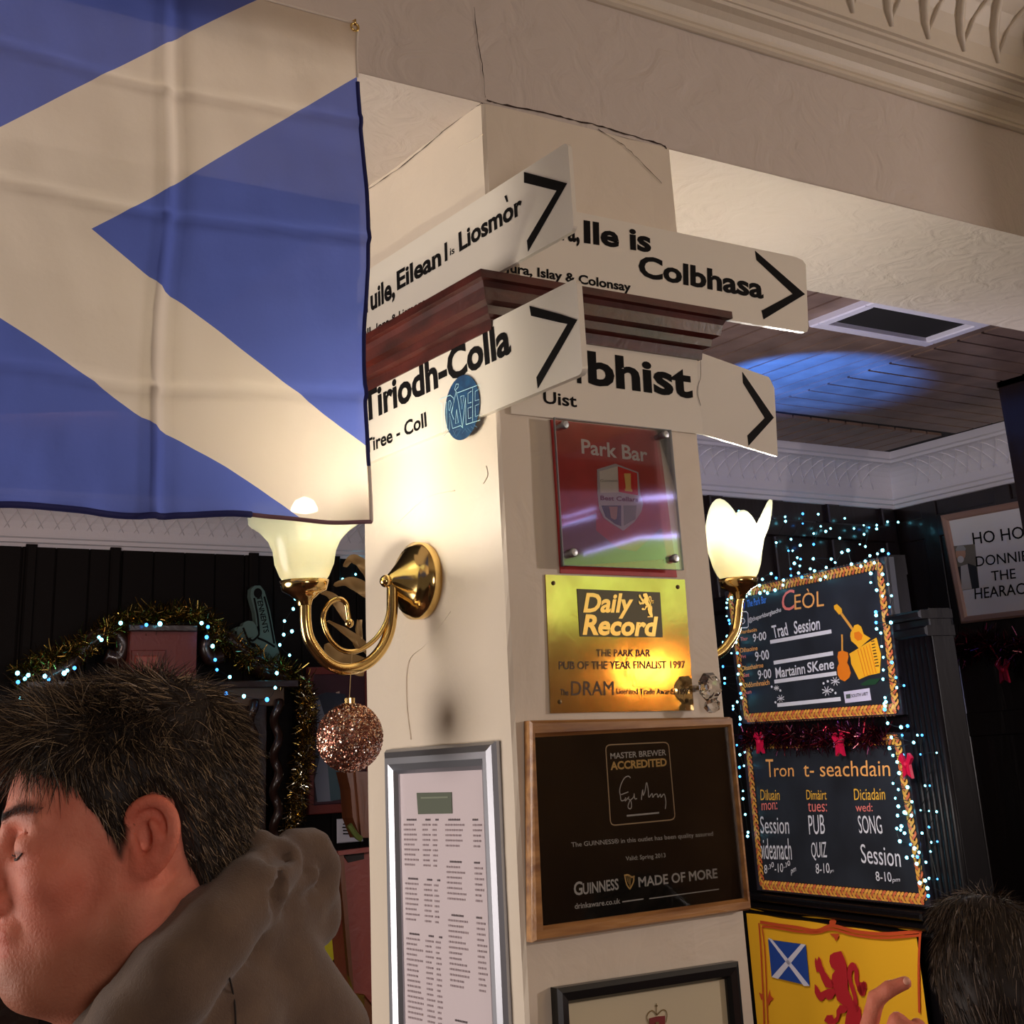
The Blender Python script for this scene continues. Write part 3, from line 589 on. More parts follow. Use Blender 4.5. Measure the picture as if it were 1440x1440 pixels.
hp([(540, 450), (570, 445), (600, 462), (622, 455)], 0.0022); hp([(615, 460), (612, 500), (585, 555)], 0.0022); hp([(545, 455), (560, 520), (585, 555)], 0.002)
for t in (0.25, 0.45, 0.65, 0.8): hp([(545+45*t+15*t, 452), (552+32*t+8, 480+75*t)], 0.0006)
gp = O('glass_pane', *prism(RFc, [tuple(i4[3]), tuple(i4[2]), tuple(i4[1]), tuple(i4[0])], cc_+.002, cc_+.003), gl, cf)
# ------------------------------------------------------------------ black frame at the bottom
bf = E('framed_document', (0.22, 0, 1.0), 'black framed cream document with a small crown emblem, low on the right face', 'picture')
blackf = mat('black_frame_paint', (20, 21, 22), 0.32)
t2 = 0.018
o1, o2, i1, i2 = [np.array(RFc.px(*p, t2)) for p in ((785, 1390), (1040, 1352), (812, 1411), (1026, 1376))]
u_ = (o2-o1)/np.linalg.norm(o2-o1); dn = np.array([u_[1], -u_[0]]); Hh = 0.36
o4 = [o1, o2, o2+dn*Hh, o1+dn*Hh]; wdt = abs((i1-o1)@dn); i4 = [o1+(u_+dn)*wdt, o2+(-u_+dn)*wdt, o2+(-u_)*wdt+dn*(Hh-wdt), o1+u_*wdt+dn*(Hh-wdt)]
for k in range(4):
    a, b, c, d = o4[k], o4[(k+1) % 4], i4[(k+1) % 4], i4[k]
    V = [RFc.p(*a, 0.001), RFc.p(*b, 0.001), RFc.p(*a, t2-.003), RFc.p(*b, t2-.003), RFc.p(*(a+(d-a)*.3), t2), RFc.p(*(b+(c-b)*.3), t2), RFc.p(*(a+(d-a)*.8), t2-.002), RFc.p(*(b+(c-b)*.8), t2-.002), RFc.p(*d, t2-.008), RFc.p(*c, t2-.008), RFc.p(*d, 0.001), RFc.p(*c, 0.001)]
    O('frame_rail', V, [(2*j, 2*j+1, 2*j+3, 2*j+2) for j in range(5)]+[(0, 2, 4, 6, 8, 10), (11, 9, 7, 5, 3, 1)], blackf, bf)
O('paper', *prism(RFc, [tuple(k) for k in i4[::-1]], 0.002, 0.006), mat('cream_paper', (206, 192, 158), 0.6), bf)
zk = lambda pts: Zm(840, 1360, 9, pts); c6 = 0.0066
kg = mat('dull_gold_print', (122, 98, 44), 0.5)
for P in ([(655, 720), (625, 650), (640, 590), (690, 550), (730, 580), (750, 610)], [(750, 610), (790, 570), (830, 540), (870, 560), (880, 620), (865, 700)], [(745, 460), (745, 600)], [(730, 490), (762, 490)]): stroke(RFc, bf, zk(P), 0.0014, c6, kg, 'crown_emblem', 3)
shape(RFc, bf, 'crown_emblem', zk([(655, 650), (750, 625), (855, 615), (860, 790), (665, 800)]), c6, mat('crown_red_print', (128, 30, 26), 0.5))
shape(RFc, bf, 'crown_emblem', zk([(735, 700), (775, 690), (780, 790), (740, 795)]), c6+.0008, kg)
shape(RFc, bf, 'crown_emblem', zk([(650, 805), (870, 790), (872, 850), (655, 870)]), c6+.0004, kg)
# ------------------------------------------------------------------ silver framed menu on the left face
mf = E('framed_menu', (0, 0.2, 1.0), 'silver snap frame holding a long printed price list on the left face', 'menu')
t3 = 0.016
a0, a1 = LFc.px(540, 1075, t3)[0], LFc.px(690, 1060, t3)[0]; bt = LFc.px(680, 1043, t3)[1]; bbm = 0.93; wf = 0.036
a0 = LFc.px(536, 1100, t3)[0]
o4 = [np.array(k) for k in ((a0, bt), (a1, bt), (a1, bbm), (a0, bbm))]; i4 = [np.array(k) for k in ((a0+wf, bt-wf), (a1-wf, bt-wf), (a1-wf, bbm+wf), (a0+wf, bbm+wf))]
for k in range(4):
    a, b, c, d = o4[k], o4[(k+1) % 4], i4[(k+1) % 4], i4[k]; V = []
    for t, hgt in ((0, .001), (0, .006), (.12, .012), (.35, t3), (.6, t3), (.85, .012), (1, .006), (1, .002)): V += [LFc.p(*(a+(d-a)*t), hgt), LFc.p(*(b+(c-b)*t), hgt)]
    O('frame_rail', V, [(2*j, 2*j+1, 2*j+3, 2*j+2) for j in range(7)]+[tuple(range(0, 16, 2)), tuple(range(15, 0, -2))], steel, mf)
O('paper', *prism(LFc, [tuple(k) for k in i4[::-1]], 0.001, 0.004), mat('menu_paper', (214, 200, 204), 0.4), mf)
mi_ = mat('menu_print', (158, 140, 144), 0.6); mb = mat('menu_print_bold', (92, 78, 82), 0.6)
shape(LFc, mf, 'menu_heading_panel', [(586, 1115), (635, 1114), (636, 1144), (588, 1145)], 0.0046, mat('green_grey_panel', (84, 92, 74), 0.6))
stroke(LFc, mf, [(592, 1122), (630, 1121)], 0.0022, 0.0052, mat('green_panel_print', (122, 130, 108), 0.6), 'menu_heading_panel')
W0 = i4[1][0]-i4[0][0]; xa = i4[0][0]; yt = LFc.px(600, 1154, .004)[1]
def dashes(a, w_, b, m): 
    V, Fc = [], []; x = a
    while x < a+w_:
        l = random.uniform(.003, .008); V2, F2 = prism(LFc, [(x, b), (min(x+l, a+w_), b), (min(x+l, a+w_), b+.0026), (x, b+.0024)], .0042, .0046); V.append((V2, F2)); x += l+.0012
    return V
acc, accb = [], []
def block(col, b, n, cols):
    for i in range(n):
        bb_ = b-0.0068*i; dst = accb if i == 0 else acc
        for cfrac, wfr in cols: dst += dashes(xa+W0*(cfrac+(0.04 if i == 0 and cfrac < .6 else 0)), W0*(wfr*random.uniform(.6, 1) if i else wfr*.6), bb_, None)
b = yt
for n, lc in ((10, 1), (9, 1), (17, 1), (7, 1)):
    block(0, b, n, [(0.04, .20), (0.27, .10), (0.39, .06)]); b -= 0.0068*n+0.012
b = yt
for n in (6, 8, 14, 1, 7):
    if n > 1: block(1, b, n, [(0.54, .22), (0.85, .10)])
    b -= 0.0068*n+0.014
O('menu_lines', *join(*acc), mi_, mf)['kind'] = 'stuff'; O('menu_headings', *join(*accb), mb, mf)['kind'] = 'stuff'
# ------------------------------------------------------------------ wall lamps
glass_shade = bpy.data.materials.new('frosted_glass_shade'); glass_shade.use_nodes = True; nt = glass_shade.node_tree; nt.nodes.clear()
out = nt.nodes.new('ShaderNodeOutputMaterial'); m1 = nt.nodes.new('ShaderNodeMixShader'); m2 = nt.nodes.new('ShaderNodeMixShader'); m3 = nt.nodes.new('ShaderNodeMixShader')
tl_ = nt.nodes.new('ShaderNodeBsdfTranslucent'); df = nt.nodes.new('ShaderNodeBsdfDiffuse'); tp_ = nt.nodes.new('ShaderNodeBsdfTransparent'); gs = nt.nodes.new('ShaderNodeBsdfGlossy')
tl_.inputs[0].default_value = (0.50, 0.53, 0.47, 1); df.inputs[0].default_value = (0.52, 0.55, 0.48, 1); gs.inputs['Roughness'].default_value = 0.15; tp_.inputs[0].default_value = (1, .95, .85, 1)
m1.inputs[0].default_value = 0.5; m2.inputs[0].default_value = 0.10; m3.inputs[0].default_value = 0.05
nt.links.new(tl_.outputs[0], m1.inputs[1]); nt.links.new(df.outputs[0], m1.inputs[2]); nt.links.new(m1.outputs[0], m2.inputs[1]); nt.links.new(tp_.outputs[0], m2.inputs[2]); nt.links.new(m2.outputs[0], m3.inputs[1]); nt.links.new(gs.outputs[0], m3.inputs[2]); nt.links.new(m3.outputs[0], out.inputs[0])
bulbm = mat('lit_bulb', (255, 240, 205), 0.4, emit=((255, 232, 190), 30))
def wall_lamp(sgn, yy, xs, ball, zk_, label, rot):
    """sgn -1: on the left face, +1: on the far face; xs wall plane x"""
    X = lambda t: xs+sgn*t
    L_ = E('wall_lamp', (xs, yy, 1.874), label, 'lamp', 'brass wall lamps with frosted flower shades')
    nrm = (sgn, 0, 0)
    O('backplate', *lathe((xs, yy, 1.874), nrm, [(0.056, 0.0), (0.058, 0.004), (0.058, 0.018), (0.052, 0.022), (0.050, 0.026), (0.046, 0.027), (0.044, 0.031), (0.038, 0.033), (0.012, 0.058), (0.008, 0.062), (0.001, 0.063)], 40), brass, L_, smooth=True)
    O('knob', *sph((X(0.066), yy, 1.872), 0.0095, 16, 10), brass, L_, smooth=True)
    O('arm', *tube(smoothpts(zk_['arm'], 8), 0.0085, 12), brass, L_, smooth=True)
    O('scroll', *tube(smoothpts(zk_['scroll'], 8), 0.0038, 8), brass, L_, smooth=True)
    O('scroll_ball', *sph(zk_['scroll'][-1], 0.0068, 12, 8), brass, L_, smooth=True)
    cx_ = zk_['cup']; 
    O('cup', *lathe(cx_, (0, 0, 1), [(0.010, -0.034), (0.012, -0.026), (0.022, -0.018), (0.032, -0.013), (0.034, -0.006), (0.036, 0.001), (0.034, 0.001), (0.001, -0.004)], 32), brass, L_, smooth=True)
    def wav(r, h, t, q):
        k = max(0, (h-0.03)/0.08); c4 = math.cos(4*(t-rot)); return (r*(1+0.10*k*c4), h+zk_.get('wave', 0.016)*k*k*c4)
    pr = [(0.030, 0.0), (0.036, 0.008), (0.043, 0.025), (0.047, 0.045), (0.055, 0.062), (0.069, 0.078), (0.083, 0.089), (0.088, 0.094)] if sgn < 0 else zk_['prof']
    ins = [(max(r-.0025, .001), h+.0008) for r, h in pr[::-1]]
    O('glass_shade', *lathe(cx_, (0, 0, 1), pr+ins, 64, wav), glass_shade, L_, smooth=True)
    bc_ = np.array(cx_)+np.array([0, 0, zk_['bz']])
    O('bulb', *lathe(bc_, (0, 0, 1), [(0.009, -0.045), (0.011, -0.03), (0.019, -0.012), (0.020, 0), (0.014, 0.012), (0.001, 0.018)], 20), bulbm, L_, smooth=True)
    return L_
def onl(pts): return [on(x, y, Y=0.226) for x, y in pts]
zl = lambda pts: Zm(340, 680, 3.79, pts)
armp = onl(zl([(802, 520), (802, 600), (800, 690), (785, 790), (745, 880), (680, 950), (600, 985), (520, 985), (450, 950), (395, 890), (355, 820), (340, 740), (338, 660), (338, 610)]))
scp = onl(zl([(790, 620), (775, 720), (735, 800), (675, 860), (600, 895), (530, 885), (470, 830), (437, 750), (437, 690), (470, 635), (520, 615), (555, 640), (565, 690), (572, 745)]))
cupc = on(428, 818, Y=0.226)
wl_ = wall_lamp(-1, 0.226, 0.0, None, dict(arm=armp, scroll=scp, cup=cupc, bz=0.106), 'brass wall lamp on the left face of the column, half behind the saltire flag', 0.35)
# the lamp on the far face: same fitting, mirrored about the column
mir = lambda P: [np.array([CW-p[0]+0.03, p[1], p[2]+0.0]) for p in P]
cup2 = np.array([0.648, 0.226, 1.893])
arm2 = [np.array([CW-p[0]*1.0+0.0, p[1], p[2]+0.01]) for p in armp]; dx_ = cup2[0]-arm2[-1][0]
arm2 = [p+np.array([dx_*(i/(len(arm2)-1)), 0, (cup2[2]-0.034-arm2[-1][2])*(i/(len(arm2)-1))]) for i, p in enumerate(arm2)]
sc2 = [np.array([CW-p[0], p[1], p[2]+.01]) for p in scp]
wl2 = wall_lamp(1, 0.226, CW, None, dict(arm=arm2, scroll=sc2, cup=cup2, bz=0.079, wave=0.030, prof=[(0.030, 0.0), (0.036, 0.008), (0.043, 0.025), (0.047, 0.045), (0.052, 0.064), (0.060, 0.082), (0.068, 0.098), (0.070, 0.106)]), 'brass wall lamp on the far side of the column, its bare shade glowing white', 0.55)
# ------------------------------------------------------------------ glitter bauble hanging from the scroll
bc0 = on(492, 1037, Y=0.222); br_ = 0.0465
ba = E('glitter_bauble', bc0-np.array([0, 0, br_]), 'rose gold glitter bauble hanging on a thread from the left wall lamp', 'bauble')
N = 7000; k_ = np.arange(N)+.5; ph = np.arccos(1-2*k_/N); th = math.pi*(1+5**.5)*k_
D = np.stack([np.cos(th)*np.sin(ph), np.sin(th)*np.sin(ph), np.cos(ph)], 1); D = D+RNG.normal(0, .006, D.shape); D /= np.linalg.norm(D, axis=1)[:, None]
V = []; 
nn_ = D+RNG.normal(0, 0.35, D.shape); nn_ /= np.linalg.norm(nn_, axis=1)[:, None]
ta = np.cross(nn_, RNG.normal(size=D.shape)); ta /= np.linalg.norm(ta, axis=1)[:, None]; tb_ = np.cross(nn_, ta)
sz = RNG.uniform(.0009, .0020, (N, 1)); pc_ = bc0+D*(br_+.0004)
V = np.stack([pc_+ta*sz, pc_-ta*sz*.5+tb_*sz*.87, pc_-ta*sz*.5-tb_*sz*.87], 1).reshape(-1, 3)
O('glitter', V, [(3*i, 3*i+1, 3*i+2) for i in range(N)], [mat('rose_gold_glitter', (244, 190, 156), 0.22, 1.0), mat('silver_glitter', (250, 240, 228), 0.2, 1.0), mat('brown_glitter', (170, 110, 92), 0.3, 1.0)], ba, mi=RNG.choice([0, 0, 1, 2, 2], N).astype(np.int32))['kind'] = 'stuff'
O('ball', *sph(bc0, br_, 40, 24), mat('rose_gold_ball', (120, 70, 58), 0.45, 0.7), ba, smooth=True)
O('cap', *lathe(bc0+np.array([0, 0, br_-.001]), (0, 0, 1), [(0.0075, 0), (0.0078, 0.008), (0.004, 0.009), (0.0005, 0.010)], 18), brass, ba)
O('thread', *tube([bc0+np.array([0, 0, br_+.008]), on(493, 955, Y=0.222)+np.array([0, 0, .004]), on(495, 918, Y=0.222)], 0.0006, 5), mat('gold_thread', (190, 160, 110), 0.5), ba)
# ------------------------------------------------------------------ crystal drop by the plaque
kr = on(997, 966, Y=-0.03)
cr = E('crystal_knob', (kr[0], 0, kr[2]), 'faceted clear crystal beside the brass plaque near the column edge', 'crystal')
V, Fc_ = lathe(kr+np.array([0, .012, 0]), (0, -1, 0), [(0.0001, 0), (0.012, 0.002), (0.0215, 0.012), (0.0215, 0.015), (0.015, 0.024), (0.008, 0.027), (0.0001, 0.0275)], 8)
crystal = mat('crystal_glass', (250, 250, 250), 0.02, trans=1.0, ior=1.6, coat=0.5)
O('facets', V, Fc_, crystal, cr)
O('stem', *tube([(kr[0], 0.0, kr[2]), (kr[0], -0.02, kr[2])], 0.005, 10), chrome, cr)
V, Fc_ = lathe(kr+np.array([0, .0, -.018]), (0, -0.4, -1), [(0.0001, 0), (0.009, 0.002), (0.013, 0.009), (0.010, 0.016), (0.0001, 0.020)], 7); O('lower_facets', V, Fc_, crystal, cr)
# ------------------------------------------------------------------ saltire flag
fl = E('saltire_flag', (-0.8, -0.03, 1.9), 'large blue and white saltire flag hanging from the beam at the left', 'flag')
fm = bpy.data.materials.new('flag_cloth'); fm.use_nodes = True; nt = fm.node_tree; nt.nodes.clear(); N_ = nt.nodes.new; LK = nt.links.new
uv = N_('ShaderNodeUVMap'); uv.uv_map = 'rest'; sx = N_('ShaderNodeSeparateXYZ'); LK(uv.outputs[0], sx.inputs[0])
def mth(op, a, b=None):
    n = N_('ShaderNodeMath'); n.operation = op
    for i, v in enumerate((a, b)):
        if v is None: continue
        if isinstance(v, (int, float)): n.inputs[i].default_value = v
        else: LK(v, n.inputs[i])
    return n.outputs[0]
# mirrored distance from the flag's centre line (x=-0.84); rest z measured from 2.257
xm = mth('ABSOLUTE', mth('ADD', sx.outputs[0], 0.84)); zz = mth('SUBTRACT', sx.outputs[1], 0.0)
def line(xp, zp_, sl): return mth('ADD', mth('MULTIPLY', mth('SUBTRACT', xm, xp+0.84), sl), zp_)
up = mth('MULTIPLY', mth('GREATER_THAN', zz, line(-.618, 2.257, .79)), mth('LESS_THAN', zz, line(-.414, 2.628, .79)))
dn_ = mth('MULTIPLY', mth('LESS_THAN', zz, line(-.618, 2.257, -.655)), mth('GREATER_THAN', zz, line(-.717, 2.129, -.585)))
mid = mth('MULTIPLY', mth('LESS_THAN', xm, .222), mth('MULTIPLY', mth('LESS_THAN', zz, line(-.414, 2.628, .79)), mth('GREATER_THAN', zz, line(-.717, 2.129, -.585))))
W_ = mth('MAXIMUM', mth('MAXIMUM', up, dn_), mid)
mc = N_('ShaderNodeMix'); mc.data_type = 'RGBA'; mc.inputs[6].default_value = C4((90, 106, 184)); mc.inputs[7].default_value = C4((226, 212, 194)); LK(W_, mc.inputs[0])
wv = N_('ShaderNodeTexNoise'); wv.inputs['Scale'].default_value = 7; wv.inputs['Detail'].default_value = 6
hv = N_('ShaderNodeBump'); hv.inputs['Distance'].default_value = 0.004; gg = N_('ShaderNodeNewGeometry'); LK(gg.outputs['Position'], wv.inputs['Vector']); LK(wv.outputs[0], hv.inputs['Height'])
d1 = N_('ShaderNodeBsdfDiffuse'); d2 = N_('ShaderNodeBsdfTranslucent'); d3 = N_('ShaderNodeBsdfTransparent'); d4 = N_('ShaderNodeBsdfSheen')
for d in (d1, d2): LK(mc.outputs[2], d.inputs[0]); LK(hv.outputs[0], d.inputs['Normal'])
a_ = N_('ShaderNodeMixShader'); a_.inputs[0].default_value = 0.66; LK(d1.outputs[0], a_.inputs[1]); LK(d2.outputs[0], a_.inputs[2])
b_ = N_('ShaderNodeMixShader'); b_.inputs[0].default_value = 0.06; LK(a_.outputs[0], b_.inputs[1]); LK(d3.outputs[0], b_.inputs[2])
oo = N_('ShaderNodeOutputMaterial'); LK(b_.outputs[0], oo.inputs[0])
FX0, FX1, FZ0, FZ1 = -1.44, -0.234, 1.905, 2.648
nx, nz = 150, 100; V = []; UVc = []
FF = Fr((0, -0.03, 0), (1, 0, 0))
for j in range(nz+1):
    for i in range(nx+1):
        s, t = i/nx, j/nz; x = FX0+(FX1-FX0)*s; z = FZ0+(FZ1-FZ0)*t
        z -= (1-t)*0.022*(1-s)*0.0
        bot = (1-t)
        zq = z+(z-1.6)*.05*bot+bot*(0.012*(s-0.6))+bot*0.003*math.sin(26*x)
        xq = x+(x+1.109)*.05*bot+0.004*math.sin(14*z)*s+ (0.006*math.exp(-((z-2.3)/.12)**2)*s)
        yq = -0.03+0.085*bot-0.010*bot*(0.5+0.5*math.sin(11*x+2.5*z))-0.004*math.sin(17*x-9*z)*bot
        for fx in (-0.527, -0.82, -1.1): yq -= 0.010*math.exp(-((x-fx)/.007)**2)*(0.4+0.6*bot)-0.006*math.exp(-((x-fx-.018)/.010)**2)
        for fz in (2.30, 2.07, 2.48): yq -= 0.005*math.exp(-((z-fz+.01*math.sin(9*x))/.006)**2)
        yq -= 0.006*math.exp(-t/0.06)*math.sin(70*x)*0.4
        V.append((xq, yq, zq)); UVc.append((x, z))
Fc_ = [(j*(nx+1)+i, j*(nx+1)+i+1, (j+1)*(nx+1)+i+1, (j+1)*(nx+1)+i) for j in range(nz) for i in range(nx)]
def uvobj(o, UVc):
    me = o.data; l = me.uv_layers.new(name='rest'); vi = np.zeros(len(me.loops), np.int32); me.loops.foreach_get('vertex_index', vi); l.data.foreach_set('uv', np.array(UVc)[vi].ravel())
V = np.array(V); W3 = V*np.array([1.0, .2, 1.3]); V[:, 1] += .0030*noise3(W3, 20, 31)+.0016*noise3(W3, 48, 32)+.0009*noise3(W3*np.array([1, 1, .4]), 110, 33)*(V[:, 2] < 2.1)
cl = O('cloth', V, Fc_, fm, fl, smooth=True); uvobj(cl, UVc)
hem = mat('navy_hem', (26, 30, 92), 0.8); hemw = mat('white_hem', (222, 210, 196), 0.8)
Vn = np.array(V).reshape(nz+1, nx+1, 3)
def hemstrip(P, wd, m, nm='hem'):
    return O(nm, *tube([p+np.array([0, -.001, 0]) for p in P], wd, 6), m, fl, smooth=True)
right = Vn[:, nx]; zr = right[:, 2]
hemstrip(right[(zr > 2.0) & (zr < 2.565)], 0.0032, hem); hemstrip(right[zr <= 2.005], 0.0028, hemw); hemstrip(right[zr >= 2.56], 0.0022, hemw)
bot_ = Vn[0]; xb = bot_[:, 0]; hemstrip(bot_[xb < -.36], 0.0042, hem); hemstrip(bot_[xb >= -.365], 0.003, mat('dark_red_hem', (120, 84, 92), 0.8))
top_ = Vn[nz]; xt = top_[:, 0]; hemstrip(top_[xt < -.395], 0.0045, hem); hemstrip(top_[xt >= -.40], 0.002, hemw)
gr = Vn[nz, nx]+np.array([-.006, -.004, -.008])
V, Fc_ = tube([gr+np.array([.006*math.cos(t), 0, .006*math.sin(t)]) for t in np.linspace(0, 2*math.pi, 17)[:-1]], 0.002, 6, closed=True); O('eyelet', V, Fc_, brass, fl, smooth=True)
O('hook', *tube([gr+np.array([0, .0, .002]), gr+np.array([-.001, -.004, .010]), gr+np.array([0, .015, .014]), gr+np.array([0, .03, .014])], 0.0015, 6), brass, fl, smooth=True)

# ------------------------------------------------------------------ the bar behind the camera: what the brass and the clear panel mirror
S(O('wall_front', *box(Fr((0, -4.2, 0), (-1, 0, 0)), -6, 1, 0, 3.1, -0.1, 0), mat('warm_bar_wall', (160, 122, 84), 0.7, var=((96, 60, 40), 1.5, (1, 1, 1), .2))))
def refl(x, y, yp, y2):
    h = on(x, y, Y=yp); d = ray(x, y)*np.array([1, -1, 1]); return h+d*((y2-h[1])/d[1])
tv = E('television', (2.2, -2.62, 1.95), 'wall television showing a green football pitch, behind the camera', 'television')
TVF = Fr((0, -2.6, 0), (-1, 0, 0))
def tvp(P): return [(-q[0], q[2]) for q in (refl(x, y, -.022, -2.6) for x, y in P)]
def tvs(nm, P, c, m): return O(nm, *prism(TVF, tvp(P), c-.001, c), m, tv)
xs_ = [q[0] for q in tvp([(740, 690), (1010, 900)])]; zs2 = [q[1] for q in tvp([(740, 690), (900, 880)])]
O('case', *box(TVF, min(xs_)-.03, max(xs_)+.03, min(zs2)-.03, max(zs2)+.03, -.06, -.004, .004), blackf, tv)
em = lambda nm, c, k: mat(nm, c, .5, emit=(c, k))
tvs('stand_area', [(740, 690), (1010, 690), (1010, 760), (740, 800)], 0, em('mauve_picture', (120, 92, 120), 1.0))
tvs('pitch', [(740, 800), (820, 779), (900, 756), (960, 752), (1010, 752), (1010, 880), (740, 880)], .002, em('green_picture', (150, 192, 112), 2.2))
for P, k in (([(790, 727), (838, 713), (838, 716), (790, 730)], 6), ([(790, 737), (838, 724), (838, 728), (790, 741)], 6), ([(820, 777), (900, 754), (900, 758), (820, 781)], 7), ([(900, 754), (960, 750), (1010, 750), (1010, 754), (900, 758)], 7), ([(900, 698), (955, 694), (955, 701), (900, 705)], 5)): tvs('hoarding', P, .004, em('lilac_picture_line', (190, 180, 255), k))
pn = E('twin_wall_light', refl(915, 945, -.0035, -2.3), 'small twin bulb wall light behind the camera', 'lamp')
for x, y in ((897, 945), (930, 943)):
    p = refl(x, y, -.0035, -2.3); O('bulb', *sph(p, .024, 14, 8), mat('amber_bulb', (255, 190, 110), .4, emit=((255, 176, 84), 110)), pn); O('candle', *tube([p-np.array([0, 0, .02]), p-np.array([0, 0, .10])], .012, 8), brass, pn)
p = refl(914, 945, -.0035, -2.3); O('arm', *tube([p+np.array([-.10, 0, -.10]), p+np.array([.10, 0, -.10])], .008, 8), brass, pn); O('stem', *tube([p+np.array([0, 0, -.10]), np.array([p[0], -4.2, p[2]-.1])], .01, 8), brass, pn)
O('bracket', *tube([(2.2, -2.66, 2.2), (2.2, -4.2, 2.2)], .03, 8), blackf, tv)
# ------------------------------------------------------------------ panelled screen carrying the two chalkboards
BO = Fr((2.53, 2.309, 0), (-0.2, -0.934, 0))
scr = E('wall_screen', BO.p(0.5, 0, -.05), kind='structure')
aR = BO.px(1336, 1100)[0]; aR0 = BO.px(1275, 1000)[0]
O('panel', *box(BO, -0.30, aR0, 0.0, 2.10, -0.07, -0.022), lacquer, scr)
O('pilaster', *box(BO, aR0, aR, 0.0, 1.98, -0.09, -0.01, 0.004), lacquer, scr)
for k in range(6):
    a = aR0+(aR-aR0)*(k+.5)/6; O('reed', *tube([BO.p(a, 0.6, -0.008), BO.p(a, 1.90, -0.008)], 0.012, 8), lacquer, scr, smooth=True)
for b, h_, o_ in ((1.90, .03, .015), (1.95, .025, .03)): O('capital_moulding', *box(BO, aR0-.01, aR+.01, b, b+h_, -0.09, o_, .006), lacquer, scr)
O('top_rail', *box(BO, -0.30, aR0, 2.10, 2.16, -0.075, 0.0, .01), lacquer, scr)
lb = BO.px(1180, 1268)[1]
for d, h_, o_ in ((0, .022, .05), (-.028, .02, .035), (-.05, .018, .02)): O('ledge_moulding', *box(BO, -0.25, aR0, lb-.02+d, lb-.02+d+h_, -0.022, o_, .006), lacquer, scr)
# ------------------------------------------------------------------ chalkboards
cb_m = mat('black_chalkboard', (30, 32, 38), 0.45, var=((42, 46, 54), 7, (1, 1, 1), 0.2))
chalk = mat('white_chalk_paint', (214, 214, 220), 0.7); pinkc = mat('pink_chalk_paint', (226, 120, 110), 0.7); orc = mat('orange_chalk_paint', (236, 168, 92), 0.7); yel = mat('yellow_chalk_paint', (232, 178, 60), 0.6)
knot = mat('gold_knotwork_paint', (214, 152, 62), 0.55); knotr = mat('russet_knotwork_paint', (196, 96, 56), 0.55); kdark = mat('dark_knot_outline', (44, 20, 12), 0.6); bluec = mat('blue_chalk_paint', (70, 130, 230), 0.6)
edgem = mat('board_edge', (40, 34, 40), 0.3)
def braid(par, P0, P1, wdt, n, base_c, mats):
    P0, P1 = np.array(P0), np.array(P1); L_ = np.linalg.norm(P1-P0); t = (P1-P0)/L_; nn = np.array([-t[1], t[0]]); N = int(n*14)
    for k in range(3):
        s = np.linspace(0, 1, N); ph = 2*math.pi*(s*n/1.5+k/3); off = wdt*0.34*np.sin(ph); hgt = 0.0016*np.cos(ph*2+0.6)
        pts = [P0+t*L_*a+nn*o for a, o in zip(s, off)]
        O('knotwork_outline', *ribbon(BO, pts, wdt*0.36, [float(q) for q in base_c+hgt]), kdark, par); O('knotwork', *ribbon(BO, pts, wdt*0.24, [float(q) for q in base_c+hgt+.0009]), mats[k], par)
def board(corners, label, name):
    Q = [np.array(BO.px(*p, 0.018)) for p in corners]
    root = E('chalkboard', BO.p(*(0.5*(Q[2]+Q[3])), 0), label, 'chalkboard')
    O('board_panel', *prism(BO, [tuple(Q[3]), tuple(Q[2]), tuple(Q[1]), tuple(Q[0])], -0.018, 0.012), cb_m, root)
    for i in range(4):
        a, b = Q[i], Q[(i+1) % 4]; c = sum(Q)/4
        q = [tuple(a), tuple(b), tuple(b+(c-b)*.018), tuple(a+(c-a)*.018)]
        O('edge_strip', *prism(BO, q, 0.002, 0.016), edgem, root)
    c = sum(Q)/4; R_ = [q+(c-q)*0.070 for q in Q]
    W_ = 0.038
    for i in range(4):
        a, b = R_[i], R_[(i+1) % 4]; L_ = np.linalg.norm(b-a)
        braid(root, a, b, W_, max(6, L_/0.036), 0.0140, [knot, knotr, knot])
    return root
b1 = board([(1018, 832), (1243, 783), (1269, 1005), (1043, 1018)], 'upper chalkboard headed Ceòl, with painted instruments and a gold knotwork border', 'b1')
b2 = board([(1043, 1040), (1268, 1030), (1309, 1276), (1064, 1252)], 'lower chalkboard headed Tron t-seachdain, listing session, quiz and song nights', 'b2')
cT = 0.0135
def BL(par, s, z, bl, br, tl, m=chalk, bo=0.015, c=None): return O('lettering', *text(BO, s, z([bl])[0], z([br])[0], z([tl])[0], c or cT, bo), m, par)
z1 = lambda pts: Zm(960, 680, 4.235, pts); z2 = lambda pts: Zm(1020, 980, 4.645, pts); z3 = lambda pts: Zm(1030, 830, 8.473, pts)
def bstroke(par, z, pts, wd, m=chalk, k=1, nm='painted_line', closed=False, c=cT):
    P = P2(BO, z(pts), c); P = smoothpts(P, k, closed) if k > 1 else P; return O(nm, *ribbon(BO, P, wd, c, closed=closed), m, par)
BL(b1, 'C', z3, (585, 262), (735, 225), (590, 20), pinkc, .0); BL(b1, 'EÒL', z3, (740, 235), (1090, 190), (735, 5), orc, .0)
BL(b1, 'Trad', z3, (490, 575), (668, 535), (462, 425)); BL(b1, 'Session', z3, (735, 525), (1045, 470), (728, 370))
BL(b1, 'Martainn', z3, (518, 1050), (868, 995), (508, 925)); BL(b1, 'SKene', z3, (895, 985), (1212, 935), (888, 862))
for P in ([(450, 618), (1180, 490)], [(492, 865), (1200, 750)], [(500, 1090), (1240, 990)], [(535, 1370), (1290, 1295)]): bstroke(b1, z3, P, 0.0125)
